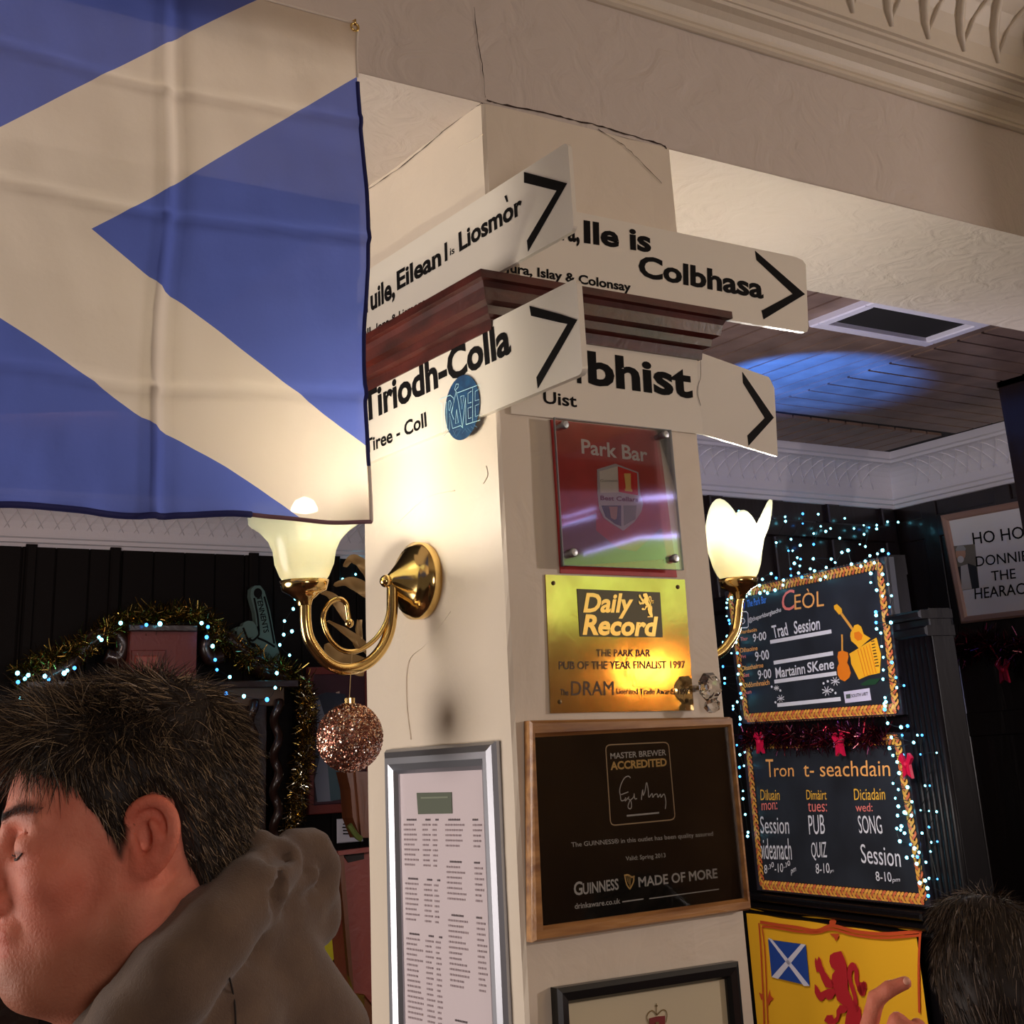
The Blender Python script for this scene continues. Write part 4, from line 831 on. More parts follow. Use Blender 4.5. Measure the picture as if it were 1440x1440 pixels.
for s, bl, br, tl, m in (('Diardaoin', (80, 525), (290, 490), (75, 480), orc), ('Thur', (95, 605), (185, 595), (92, 560), pinkc), ('9·00', (245, 620), (405, 590), (240, 520), chalk), ('Dihaoine', (95, 745), (300, 715), (92, 690), orc), ('Fri', (105, 815), (158, 808), (102, 775), pinkc), ('9·00', (275, 850), (440, 822), (265, 735), chalk),
    ('Disathairne', (115, 962), (368, 918), (112, 905), orc), ('Sat', (128, 1038), (203, 1028), (125, 990), pinkc), ('9·00', (305, 1065), (465, 1045), (298, 955), chalk), ('Didòmhnaich', (135, 1165), (443, 1125), (130, 1105), orc), ('Sun', (145, 1242), (225, 1230), (142, 1195), pinkc), ('The Park Bar', (175, 205), (405, 150), (170, 120), bluec), ('@theparkbarglaschu', (195, 400), (580, 270), (190, 330), chalk)): BL(b1, s, z3, bl, br, tl, m, .012)
O('round_logo', *prism(BO, ellipse(*BO.px(*z3([(98, 170)])[0], cT), 0.030, 0.026), cT-.0005, cT), mat('blue_logo', (24, 70, 190), 0.5), b1)
BL(b1, 'f', z3, (90, 230), (125, 225), (85, 120), bluec, .02)
bstroke(b1, z3, [(60, 280), (70, 260), (165, 255), (185, 275), (190, 430), (175, 445), (85, 450), (72, 440)], .004, chalk, 1, 'camera_emblem', True); bstroke(b1, z3, [(100, 370), (125, 335), (150, 365), (125, 400)], .0035, chalk, 4, 'camera_emblem', True)
zi = lambda pts: Zm(1170, 830, 11.08, pts)
def bshape(par, z, pts, m, nm, c=cT): return O(nm, *prism(BO, P2(BO, z(pts), c), c-.0005, c+.0005), m, par)
gy = mat('guitar_yellow_paint', (236, 172, 34), 0.55); go = mat('orange_instrument_paint', (222, 120, 20), 0.55)
bshape(b1, zi, [(30, 240), (75, 215), (150, 290), (155, 340), (110, 380), (35, 290)], gy, 'painted_guitar'); bstroke(b1, zi, [(135, 350), (330, 620)], .011, knot, 1, 'painted_guitar')
bshape(b1, zi, [(330, 600), (345, 550), (400, 530), (455, 570), (490, 680), (600, 750), (540, 800), (420, 905), (370, 850), (300, 790), (285, 720), (290, 660)], gy, 'painted_guitar'); bshape(b1, zi, [(345, 660), (420, 640), (475, 700), (460, 770), (400, 790), (350, 740)], go, 'painted_guitar', cT+.001)
bstroke(b1, zi, [(155, 690), (160, 760), (160, 950)], .009, knot, 1, 'painted_fiddle'); bshape(b1, zi, [(100, 960), (160, 940), (245, 970), (255, 1040), (235, 1130), (265, 1190), (290, 1290), (270, 1360), (200, 1420), (130, 1390), (90, 1320), (80, 1210), (110, 1140), (85, 1040)], go, 'painted_fiddle')
bshape(b1, zi, [(270, 990), (520, 840), (690, 740), (760, 990), (745, 1290), (560, 1330), (420, 1390), (370, 1290), (300, 1150), (290, 1050)], gy, 'painted_accordion')
for i in range(5): x = 400+i*45; bstroke(b1, zi, [(x, 930-i*22), (x+110, 1340-i*12)], .0035, go, 1, 'painted_accordion', c=cT+.001)
for i in range(9): y = 800+i*48; bstroke(b1, zi, [(610+i*8, y), (660+i*9, y-12)], .003, kdark, 1, 'painted_accordion', c=cT+.001)
for cx_, cy_, r_ in ((1125, 1200, 60), (1225, 1085, 55), (575, 1290, 45), (525, 1165, 32)):
    for k in range(4): t = math.pi*k/4+.3; bstroke(b1, z3, [(cx_-r_*math.cos(t), cy_-r_*math.sin(t)), (cx_+r_*math.cos(t), cy_+r_*math.sin(t))], .0028, chalk, 1, 'painted_snowflake')
for p in ((1135, 1085), (1228, 1225), (570, 1195), (512, 1335), (468, 1150), (1085, 1110), (1190, 1190)): O('painted_dot', *prism(BO, ellipse(*BO.px(*z3([p])[0], cT), .006, .004, 10), cT-.0003, cT+.0003), chalk, b1)
lab = P2(BO, z1([(958, 1240), (1110, 1218), (1122, 1290), (968, 1308)]), cT+.001); O('paper_label', *prism(BO, lab[::-1], cT, cT+.001), mat('white_label', (206, 200, 220), 0.5), b1)
BL(b1, 'SOUTH UIST', z1, (1004, 1275), (1103, 1260), (1003, 1256), ink, .01, cT+.0022); bshape(b1, z1, [(972, 1256), (998, 1253), (1000, 1278), (974, 1281)], mat('green_grey_print', (74, 84, 78), .6), 'paper_label', cT+.0018)
bshape(b1, z1, [(1060, 1195), (1110, 1165), (1180, 1160), (1150, 1195), (1080, 1205)], mat('dark_green_paint', (22, 60, 34), 0.6), 'painted_sprig')
for s, bl, br, tl, m in (('T', (268, 525), (318, 525), (262, 408), orc), ('ron', (320, 522), (448, 520), (318, 465), orc), ('t- seachdain', (512, 522), (1078, 518), (508, 425), orc), ('Diluain', (230, 675), (355, 675), (228, 605), yel), ('mon:', (238, 742), (340, 735), (236, 695), pinkc), ('Dimàirt', (530, 672), (662, 672), (528, 608), yel), ('tues:', (540, 750), (665, 750), (538, 690), pinkc),
    ('Diciadain', (842, 675), (1045, 672), (838, 600), yel), ('wed:', (852, 750), (962, 748), (848, 695), pinkc), ('Session', (230, 892), (418, 895), (225, 780), chalk), ('oideanach', (222, 1060), (435, 1065), (215, 925), chalk), ('8·³⁰-10·³⁰', (255, 1155), (425, 1140), (252, 1085), chalk), ('pm', (430, 1168), (462, 1150), (428, 1130), chalk),
    ('PUB', (548, 900), (652, 895), (540, 775), chalk), ('QUIZ', (565, 1070), (665, 1068), (558, 950), chalk), ('8-10', (592, 1155), (682, 1150), (588, 1090), chalk), ('pm', (684, 1155), (708, 1152), (684, 1132), chalk), ('SONG', (875, 892), (1028, 895), (862, 775), chalk), ('Session', (890, 1085), (1148, 1112), (880, 960), chalk), ('8-10', (985, 1202), (1088, 1208), (978, 1140), chalk), ('pm', (1092, 1218), (1140, 1215), (1092, 1190), chalk)): BL(b2, s, z2, bl, br, tl, m, .0)
# ------------------------------------------------------------------ tinsel
def tinsel(name, path, rad, n, mats, label, cat='garland', wd=.0022, group=None, seed=3):
    r = np.random.default_rng(seed); P = smoothpts(path, 12); L_ = np.r_[0, np.cumsum(np.linalg.norm(np.diff(P, axis=0), axis=1))]
    s = r.uniform(0, L_[-1], n); C_ = np.stack([np.interp(s, L_, P[:, i]) for i in range(3)], 1)+r.normal(0, rad*.18, (n, 3))
    D = r.normal(size=(n, 3)); D /= np.linalg.norm(D, axis=1)[:, None]; ln = rad*r.uniform(.5, 1.15, (n, 1)); S = np.cross(D, r.normal(size=(n, 3))); S /= np.linalg.norm(S, axis=1)[:, None]
    mid = C_+D*ln*.55+np.cross(D, S)*rad*.15; tip = C_+D*ln
    V = np.stack([C_-S*wd/2, C_+S*wd/2, mid+S*wd/2, mid-S*wd/2, tip+S*wd/3, tip-S*wd/3], 1).reshape(-1, 3)
    Fc = []; 
    for i in range(n): k = 6*i; Fc += [(k, k+1, k+2, k+3), (k+3, k+2, k+4, k+5)]
    root = E(name, P[0], label, cat, group)
    O('tinsel', V, Fc, mats, root, mi=np.repeat(r.integers(0, len(mats), n), 2).astype(np.int32))['kind'] = 'stuff'
    O('cord', *tube(P, .003, 5), mats[0], root); return root
gt = [mat('green_tinsel', (96, 100, 40), .2, .9), mat('gold_tinsel', (206, 176, 96), .16, 1.0), mat('dark_gold_tinsel', (110, 84, 34), .2, .9)]
st_ = [mat('silver_tinsel', (196, 190, 170), .14, 1.0), gt[1], gt[2]]
rt = [mat('dark_red_tinsel', (96, 14, 30), .18, .9), mat('brown_tinsel', (70, 34, 38), .2, .9), mat('plum_tinsel', (74, 30, 56), .18, .9)]
yw = 4.80
tinsel('tinsel_garland', [on(x, y, Y=yw) for x, y in ((25, 950), (60, 932), (110, 915), (145, 892), (180, 873), (230, 868), (282, 868), (310, 898), (345, 922), (385, 942), (415, 952))], .075, 4200, gt, 'green and gold tinsel garland draped over the carved door surround', wd=.004, group=None, seed=1)
tinsel('tinsel_garland', [on(x, y, Y=yw) for x, y in ((428, 958), (432, 1000), (430, 1050), (424, 1090), (414, 1140), (404, 1190), (398, 1240))], .062, 3200, st_, 'silver and gold tinsel garland hanging straight down beside the door', wd=.004, seed=2)
tinsel('tinsel_garland', [BO.p(*BO.px(x, y, .03), .03) for x, y in ((1045, 1040), (1090, 1036), (1140, 1040), (1190, 1036), (1240, 1035))], .05, 2200, rt, 'dark red tinsel garland strung between the two chalkboards', wd=.003, seed=4)
tinsel('tinsel_garland', [WR.p(*WR.px(x, y, .05), .05) for x, y in ((1306, 905), (1340, 918), (1380, 905), (1410, 915), (1450, 912), (1490, 925))], .08, 1600, rt, 'dark plum tinsel garland under the framed notice on the right wall', wd=.004, seed=5)
redo = mat('red_ornament', (190, 16, 60), .35)
def drop(pw, r, label):
    d = E('red_bow', pw, label, 'bow', 'red bows along the tinsel'); fr = Fr(pw, BO.u)
    for s in (-1, 1): O('loop', *prism(fr, [(0, 0), (s*r*.5, r*.9), (s*r*.9, r*.5), (s*r*.45, 0), (s*r*.6, -r*1.1), (s*r*.1, -r*.8)], 0, .01), redo, d)
    O('tie', *sph(pw+fr.n*.008, r*.25, 10, 6), redo, d)
for x, y, lb_ in ((1070, 1043, 'red bow at the left end of the tinsel between the chalkboards'), (1182, 1045, 'red bow in the middle of the tinsel between the chalkboards'), (1277, 1075, 'red bow hanging by the right edge of the lower chalkboard')): drop(BO.p(*BO.px(x, y, .05), .05), .035, lb_)
for x, y, lb_ in ((1322, 945, 'dark red bow at the left end of the plum tinsel'), (1412, 942, 'dark red bow at the right of the plum tinsel')): drop(WR.p(*WR.px(x, y, .06), .06), .05, lb_)
# ------------------------------------------------------------------ strings of fairy lights
fb = mat('lit_cyan_bulb', (150, 235, 255), .5, emit=((120, 225, 250), 7)); fb2 = mat('lit_blue_bulb', (90, 170, 255), .5, emit=((60, 150, 255), 5)); wirem = mat('dark_green_wire', (12, 20, 18), .6)
def lights(pts3, r, label, order=None):
    root = E('fairy_lights', pts3[0], label, 'lights'); parts = []
    for p in pts3: parts.append(sph(p, r*random.uniform(.75, 1.2), 6, 4))
    k = len(parts[0][1]); mi = []
    for i in range(len(pts3)): mi += [random.choice((0, 0, 0, 1))]*k
    O('bulb', *join(*parts), [fb, fb2], root, mi=np.array(mi, np.int32))['kind'] = 'stuff'
    Q = np.array(pts3); O('wire', *tube(smoothpts(Q, 2), .0014, 3), wirem, root); return root
mk = lambda z, P, c: [BO.p(*BO.px(*q, c), c) for q in z(P)]
cur = [(335, 165), (610, 198), (612, 225), (557, 352), (645, 332), (715, 180), (715, 238), (700, 368), (807, 183), (780, 298), (780, 362), (822, 255), (852, 285), (880, 268), (965, 207), (935, 325), (1020, 268), (1078, 248), (1080, 303), (1055, 362), (1088, 375), (1110, 262), (1155, 248), (1155, 270), (1220, 228), (1283, 230), (1380, 275)]
lights([WB.p(*WB.px(*q, .06), .06) for q in z1(cur)], 0.0053, 'curtain of tiny cyan fairy lights on the dark wall above the upper chalkboard')
tp2 = [(262, 710), (268, 690), (290, 680), (333, 675), (378, 670), (367, 645), (402, 635), (397, 655), (407, 573), (457, 607), (460, 652), (487, 640), (505, 652), (550, 635), (475, 570), (527, 537), (557, 563), (600, 575), (597, 605), (645, 548), (642, 508), (630, 400), (655, 400), (683, 442), (702, 450), (665, 475), (697, 490), (690, 533), (710, 558), (765, 560), (760, 508), (785, 520), (820, 572), (850, 555), (855, 500), (778, 448), (885, 450), (908, 470), (948, 410), (985, 398), (1005, 480), (1062, 492), (1088, 462), (1115, 430), (1140, 472), (1120, 535), (1120, 590), (1155, 635), (1160, 418), (1190, 398), (1225, 418), (1190, 540), (1222, 600)]
lights(mk(z1, tp2, .03), 0.0048, 'cyan fairy lights looped along the top of the upper chalkboard')
rs = z1([(1190, 670), (1243, 668), (1232, 735), (1150, 765), (1152, 785), (1152, 828), (1240, 828), (1155, 865), (1180, 890), (1185, 970), (1195, 1035), (1245, 1065), (1195, 1110), (1270, 1155), (1193, 1165), (1318, 1203), (1275, 1215), (1205, 1275), (1210, 1300), (1205, 1325)])+z2([(1038, 45), (1040, 82), (1060, 172), (1148, 198), (1190, 190), (1155, 250), (1085, 265), (1230, 298), (1072, 335), (1095, 382), (1158, 380), (1122, 425), (1185, 460), (1135, 498), (1095, 565), (1190, 590), (1130, 605), (1110, 662), (1218, 685), (1130, 715), (1170, 755), (1180, 762), (1125, 775), (1215, 775), (1150, 845), (1145, 870), (1170, 890), (1120, 860), (1140, 943), (1210, 965), (1235, 990), (1265, 1015), (1225, 1040), (1185, 1050), (1255, 1045), (1310, 1080), (1250, 1090), (1285, 890), (1270, 1215), (1305, 1200), (1320, 1250), (1325, 1300)])
lights([BO.p(*BO.px(x, y, .035), .035) for x, y in rs], 0.0048, 'long string of cyan fairy lights down the right side of both chalkboards')
ls = z1([(262, 740), (262, 790), (275, 815), (280, 835), (310, 865), (265, 910), (240, 945), (245, 960), (320, 920), (318, 945), (290, 1010), (260, 995), (325, 1010), (335, 1085), (240, 1090), (250, 1160), (330, 1135), (345, 1195), (250, 1190), (345, 1250), (350, 1275), (325, 1300), (300, 1345), (340, 1390)])+z2([(78, 35), (50, 60), (52, 80), (98, 145), (95, 180), (75, 315), (125, 360), (95, 378), (122, 450), (92, 460), (95, 520), (115, 615), (115, 665), (130, 768), (148, 885), (145, 910)])
lights([BO.p(*BO.px(x, y, .035), .035) for x, y in ls], 0.0044, 'string of cyan fairy lights down the left side of both chalkboards')
rr_ = z2([(1255, 250), (1285, 250), (1275, 375), (1380, 365), (1305, 580), (1335, 580), (1275, 740), (1330, 745), (1380, 750), (1330, 850), (1345, 950), (1385, 945), (1340, 1010), (1385, 1190), (1330, 1185)])
lights([BO.p(*BO.px(x, y, .02), .02) for x, y in rr_], 0.0031, 'sparse faint fairy lights across the reeded pilaster')
zg = lambda pts: Zm(0, 730, 2.77, pts)
gl_ = zg([(82, 700), (137, 730), (70, 635), (68, 600), (97, 622), (110, 608), (175, 612), (190, 625), (250, 600), (262, 590), (290, 580), (395, 470), (385, 460), (470, 405), (570, 412), (623, 408), (785, 405), (810, 420), (805, 460), (828, 495), (838, 548), (845, 587), (895, 615), (880, 680), (950, 690), (1040, 703), (1072, 657), (1078, 600)])
lights([on(x, y, Y=4.70) for x, y in gl_], .0095, 'cyan fairy lights wound along the garland over the door')
lights([on(x, y, Y=4.75) for x, y in zg([(1128, 530), (1090, 490), (1137, 437), (1105, 450), (1108, 397), (1142, 350), (1150, 310), (1140, 295)])], .0085, 'short drop of fairy lights between the foam hand and the wall lamp')
lights([on(x, y, Y=4.905) for x, y in zg([(1365, 130), (1380, 145), (1390, 155), (1385, 215), (1335, 235)])], .0075, 'few fairy lights just right of the left glass shade')
# ------------------------------------------------------------------ framed notice on the right wall
no = E('framed_notice', WR.p(*WR.px(1380, 870, .03), .0), 'pale framed notice with a small portrait, reading HO HO and THE, behind the dark post', 'notice')
tN = .03; P0, P1, P3 = [np.array(WR.px(*p, tN)) for p in ((1321, 725), (1433, 704), (1350, 877))]
Wn = .78; P1 = P0+(P1-P0)/np.linalg.norm(P1-P0)*Wn; P2_ = P3+(P1-P0)
ow = [P0, P1, P2_, P3]; cN = sum(ow)/4; iw = [P0+(P1-P0)*.045+(P3-P0)*.06, P1-(P1-P0)*.045+(P3-P0)*.06, P2_-(P1-P0)*.045-(P3-P0)*.06, P3+(P1-P0)*.045-(P3-P0)*.06]
for k in range(4):
    a, b, c, d = ow[k], ow[(k+1) % 4], iw[(k+1) % 4], iw[k]; V = []
    for t, hgt in ((0, .0), (0, .024), (.3, tN), (.8, tN-.004), (1, .018), (1, .0)): V += [WR.p(*(a+(d-a)*t), hgt), WR.p(*(b+(c-b)*t), hgt)]
    O('frame_rail', V, [(2*j, 2*j+1, 2*j+3, 2*j+2) for j in range(5)], mat('pale_wood_frame', (150, 116, 100), .5), no)
O('sheet', *prism(WR, [tuple(k) for k in iw[::-1]], .002, .014), mat('notice_paper', (226, 222, 216), .5), no)
zn = lambda pts: Zm(1200, 640, 2.4, pts)
for s, bl, br, tl in (('HO HO HO', (405, 302), (680, 268), (400, 262)), ('DONNIE', (415, 377), (590, 357), (412, 342)), ('THE', (467, 425), (549, 416), (464, 392)), ('HEARACH', (410, 487), (612, 465), (408, 450))): O('lettering', *text(WR, s, zn([bl])[0], zn([br])[0], zn([tl])[0], .015, .005), ink, no)
ns = lambda P, m, c=.0146: O('portrait_print', *prism(WR, P2(WR, zn(P), c), c-.0004, c), m, no)
ns([(328, 308), (410, 300), (425, 448), (350, 460)], mat('portrait_backdrop', (120, 112, 96), .6)); ns([(345, 380), (372, 372), (362, 458), (352, 458)], mat('dark_cloth_print', (34, 36, 40), .6), .0152); ns([(385, 365), (415, 375), (425, 448), (400, 452)], mat('dark_cloth_print2', (34, 36, 40), .6), .0152)
ns([(362, 375), (385, 368), (400, 450), (365, 456)], mat('white_beard_print', (190, 184, 172), .6), .0155); ns(ellipse(362, 332, 17, 24, 14), mat('face_print', (196, 150, 120), .6), .0158); ns([(345, 318), (352, 306), (372, 306), (380, 316), (378, 322), (347, 324)], mat('grey_cap_print', (160, 158, 150), .6), .0162); ns(ellipse(362, 352, 11, 12, 12), mat('beard_print', (206, 200, 190), .6), .0162)
# ------------------------------------------------------------------ yellow lion banner under the ledge
LF = Fr(BO.p(0, 0, .012), BO.u)
lf = E('lion_banner', LF.p(.5, .6), 'yellow banner with a red rampant lion and small saltire below the chalkboards', 'flag')
zL = lambda pts: Zm(1040, 1280, 5.54, pts)
yb_ = mat('yellow_cloth', (232, 170, 20), .75); rl = mat('red_flag_print', (178, 24, 34), .7); rb_ = mat('red_border_print', (192, 70, 24), .7)
a0, a1 = LF.px(1057, 1350)[0], LF.px(1302, 1400)[0]; bt_ = LF.px(1180, 1291)[1]; bb_ = .42
yt_ = lambda a: LF.px(*zL([(90+(a-a0)/(a1-a0)*1400, 20)])[0])[1]
V = []; nn1, nn2 = 60, 30
for j in range(nn2+1):
    for i in range(nn1+1):
        s = i/nn1; a = a0+(a1-a0)*s; top = bt_-.010*math.sin(math.pi*2*s)**2-.004; b = bb_+(top-bb_)*j/nn2
        V.append(LF.p(a, b, .004+.0035*math.sin(a*21+1)*(.4+.6*(1-j/nn2))))
O('cloth', V, [(j*(nn1+1)+i, j*(nn1+1)+i+1, (j+1)*(nn1+1)+i+1, (j+1)*(nn1+1)+i) for j in range(nn2) for i in range(nn1)], yb_, lf, smooth=True)
cB = .011
def fst(P, wd, m=rb_, k=4, c=cB): return O('border_line', *ribbon(LF, smoothpts(P2(LF, zL(P), c), k), wd, c), m, lf)
fst([(160, 92), (300, 115), (450, 135), (600, 160), (720, 120), (900, 165), (1100, 185), (1300, 175), (1420, 160)], .010); fst([(175, 125), (300, 140), (450, 165), (600, 175), (720, 148), (900, 195), (1100, 215), (1300, 205), (1400, 195)], .007)
fst([(150, 100), (165, 300), (175, 500), (185, 700), (195, 1000), (205, 1300)], .009); fst([(175, 130), (195, 300), (205, 500), (212, 700), (225, 1000), (235, 1300)], .007); fst([(1410, 160), (1400, 300), (1395, 500), (1400, 800)], .010)
fsh = lambda P, m, c=cB: O('printed_shape', *prism(LF, P2(LF, zL(P), c), c-.0003, c+.0003), m, lf)
fsh([(725, 60), (755, 85), (745, 110), (700, 110), (700, 85)], rb_); fsh([(700, 180), (775, 185), (770, 205), (750, 240), (735, 210)], rb_); fsh([(150, 640), (170, 700), (185, 690), (185, 660)], rb_); fsh([(215, 700), (235, 620), (240, 665), (265, 690), (240, 710), (225, 745)], rb_)
fsh([(222, 228), (515, 268), (545, 590), (250, 520)], mat('banner_blue_print', (24, 62, 140), .7)); w2 = mat('banner_white_print', (206, 200, 208), .7)
for P in ([(222, 215), (250, 225), (545, 590), (500, 590)], [(515, 268), (480, 262), (250, 520), (300, 535)]): fsh(P, w2, cB+.0012)
lion_on(LF, lf, lambda p: zL([p])[0], cB+.0006, rl, .022)
# ------------------------------------------------------------------ carved door surround on the far wall
dsr = E('door_1', on(215, 1100, Y=4.90)*np.array([1, 1, 0]), kind='structure')
WD = Fr((0, 4.90, 0), (1, 0, 0)); carved = mat('carved_red_wood', (112, 44, 36), .5, bump=(20, .002), coat=.05); carved2 = mat('carved_dark_wood', (44, 26, 20), .3, bump=(20, .002), coat=.4)
def wbox(x0, y0, x1, y1, c0, c1, m, nm, par=dsr, bev=.004):
    a, b = WD.px(x0, y0, c1), WD.px(x1, y1, c1); return O(nm, *box(WD, a[0], b[0], b[1], a[1], c0, c1, bev), m, par)
wbox(184, 882, 276, 962, 0, .14, carved, 'centre_block'); wbox(182, 878, 278, 888, 0, .17, carved2, 'block_cap')
wbox(186, 914, 232, 968, .14, .155, carved, 'raised_panel'); wbox(190, 922, 222, 962, .155, .165, mat('lit_red_panel', (150, 62, 46), .4), 'raised_panel')  # paler red puts the light on the inner panel into its colour
wbox(38, 958, 182, 966, 0, .16, carved2, 'cornice_shelf'); wbox(278, 958, 420, 966, 0, .16, carved2, 'cornice_shelf'); wbox(40, 966, 400, 992, 0, .10, mat('brown_frieze', (98, 74, 56), .5), 'frieze')
wbox(24, 992, 52, 1500, 0, .10, carved2, 'jamb'); wbox(338, 992, 372, 1500, 0, .10, carved2, 'jamb'); wbox(60, 992, 336, 1500, -.02, .02, darkwood, 'door_leaf')
for a in (45, 356, 390):
    p0, p1 = WD.px(a, 985, .14), WD.px(a, 1400, .14); pts = [WD.p(p0[0]+.012*math.cos(t), p0[1]+(p1[1]-p0[1])*k/79, .13+.012*math.sin(t)) for k, t in enumerate(np.linspace(0, 50, 80))]
    O('twisted_column', *tube(pts, .022, 8), carved2, dsr, smooth=True)
for sgn, P in ((-1, [(60, 955), (95, 935), (125, 905), (155, 890), (172, 905), (165, 925), (148, 922)]), (1, [(400, 955), (365, 935), (335, 910), (305, 893), (288, 908), (296, 926), (312, 922)])):
    O('pediment_scroll', *tube(smoothpts([WD.p(*WD.px(x, y, .08), .08) for x, y in P], 6), [.05]*8+[.045]*8+[.035]*(6*6+1-16), 8), carved2, dsr, smooth=True)
np_ = E('paper_notice', on(325, 1050, Y=4.86), 'white paper sheet on the door edge behind the man', 'notice'); wbox(318, 1025, 331, 1082, .03, .034, mat('white_paper', (220, 220, 226), .6), 'sheet', np_)
# foam hand
fh = E('foam_hand', on(370, 920, Y=4.84), 'dark green foam pointing hand with lettering up its finger, above the garland', 'foam hand')
WFh = Fr((0, 4.84, 0), (1, 0, 0)); zf = lambda pts: Zm(300, 800, 10.29, pts)
O('hand_body', *prism(WFh, P2(WFh, zf([(545, 290), (600, 242), (680, 242), (740, 320), (820, 600), (900, 1050), (960, 1230), (965, 1340), (560, 1340), (440, 1180), (290, 990), (300, 870), (340, 840), (420, 830), (440, 780), (500, 750), (580, 760), (625, 830), (600, 620), (560, 480), (538, 400)])), -.04, 0), mat('dark_green_foam', (84, 104, 98), .9), fh)
for P in ([(640, 830), (660, 940), (620, 1000), (560, 1040), (520, 1000)], [(430, 850), (490, 1000), (540, 1080), (600, 1130)], [(320, 900), (350, 1020), (440, 1130)], [(640, 1000), (760, 1050), (890, 1130)], [(590, 420), (640, 680), (660, 900)], [(735, 400), (800, 650), (880, 1080)], [(560, 1080), (640, 1120), (700, 1200)]): O('crease', *ribbon(WFh, smoothpts(P2(WFh, zf(P), .001), 4), .010, .001), ink, fh)
O('lettering', *text(WFh, 'TENNENTS', zf([(620, 400)])[0], zf([(728, 930)])[0], zf([(700, 385)])[0], .001, .02), ink, fh)
O('logo_dot', *prism(WFh, ellipse(*WFh.px(*zf([(645, 350)])[0], .001), .022, .024, 14), .0005, .0015), ink, fh)
# gold ribbon streamers beyond the lamp
gr_ = E('gold_ribbon', on(498, 900, Y=1.6), 'curled matt gold ribbon streamers behind the left wall lamp', 'ribbon')
zr_ = lambda pts: Zm(410, 760, 7.2, pts); grm = mat('matt_gold_ribbon', (176, 142, 96), .45, .3)
for P, wds in (([(540, 260), (600, 190), (680, 210), (760, 300), (800, 420)], [.02, .045, .05, .05, .03]), ([(440, 450), (560, 420), (680, 460), (800, 540)], [.02, .05, .07, .06]), ([(300, 520), (400, 560), (500, 680), (560, 820)], [.02, .035, .05, .015]), ([(370, 815), (480, 880), (600, 960), (700, 1040), (800, 1120)], [.008, .025, .04, .045, .05]), ([(350, 1050), (450, 1180), (600, 1240), (760, 1300)], [.02, .09, .10, .08]), ([(690, 800), (680, 900), (700, 1000)], [.02, .03, .02]), ([(640, 1030), (690, 1110), (760, 1090)], [.02, .02, .02])):
    C_ = smoothpts([on(x, y, Y=1.6) for x, y in zr_(P)], 6); Wd = np.interp(np.linspace(0, 1, len(C_)), np.linspace(0, 1, len(wds)), wds)*.62
    V = []
    for i, p in enumerate(C_): t = C_[min(i+1, len(C_)-1)]-C_[max(i-1, 0)]; t /= np.linalg.norm(t); s = np.cross(t, [0.56, 0.83, 0.0]); tw = .5*math.sin(i*.4); s = s*math.cos(tw)+np.array([.56, .83, 0])*math.sin(tw); V += [p+s*Wd[i]/2, p+np.array([.0, .01, 0]), p-s*Wd[i]/2]
    O('streamer', V, [f for i in range(len(C_)-1) for f in ((3*i, 3*i+1, 3*i+4, 3*i+3), (3*i+1, 3*i+2, 3*i+5, 3*i+4))], grm, gr_, smooth=True)
O('cord', *tube([on(521, 800, Y=1.6), on(521, 800, Y=1.6)*np.array([1, 1, 0])+np.array([0, 0, RZ+.002])], .002, 4), grm, gr_)
# picture, card and carved wood seen between the man and the column
pcf = E('framed_picture', on(470, 1135, Y=4.86), 'small wooden framed picture in blue and grey, behind the glitter bauble', 'picture')
wbox(434, 938, 520, 1140, .0, .03, carved, 'frame', pcf); wbox(441, 948, 516, 1128, .03, .033, mat('plum_backing', (60, 26, 36), .5), 'mount', pcf)
WP = Fr((0, 4.866, 0), (1, 0, 0)); pz = lambda pts: Zm(380, 860, 3.79, pts)
for P, col in (([(240, 450), (300, 430), (400, 440), (420, 1000), (240, 1010)], (26, 34, 50)), ([(240, 480), (262, 470), (290, 560), (300, 700), (330, 900), (330, 1010), (250, 1015), (235, 900), (262, 780)], (120, 124, 138)), ([(300, 760), (340, 800), (390, 900), (380, 1000), (320, 1010)], (60, 84, 92)), ([(350, 430), (368, 425), (372, 520), (358, 520)], (176, 152, 140))): O('painted_area', *prism(WP, P2(WP, pz(P)), -.003, .002+.0015*random.random()), mat('picture_paint', col, .4), pcf)
cdp = E('price_card', on(490, 1180, Y=4.85), 'small white printed card below the framed picture', 'card'); wbox(474, 1152, 511, 1183, .02, .025, mat('white_card', (206, 204, 214), .6), 'sheet', cdp)
WK = Fr((0, 4.872, 0), (1, 0, 0))
for i, (x0, x1) in enumerate(((482, 488), (481, 492), (482, 490), (482, 494))): O('printed_line', *ribbon(WK, P2(WK, [(x0, 1159+i*4.5), (x1, 1159+i*4.5)]), .006, .001), ink, cdp)
WN = Fr((0, 3.0, 0), (1, 0, 0))
def nbox(P, c0, c1, m, nm, par): return O(nm, *prism(WN, P2(WN, P, c1), c0, c1), m, par)
k1 = E('carved_bracket', on(497, 1180, Y=3.0), 'tapered brown wooden bracket hanging below the bauble beside the column', 'bracket')
nbox([(487, 1085), (525, 1085), (525, 1178), (507, 1178), (496, 1150), (493, 1110)], -.08, 0, midwood, 'body', k1); nbox([(500, 1085), (503, 1085), (512, 1175), (508, 1176)], 0, .012, midwood, 'rib', k1)
O('leaf_tip', *tube(smoothpts([on(x, y, Y=2.98) for x, y in ((491, 1160), (496, 1168), (502, 1176), (508, 1180))], 3), .010, 6), mat('green_leaf', (74, 84, 30), .6), k1)
k2 = E('bench_end', on(500, 1395, Y=3.0), 'tall brown wooden bench end beside the left edge of the column', 'bench')
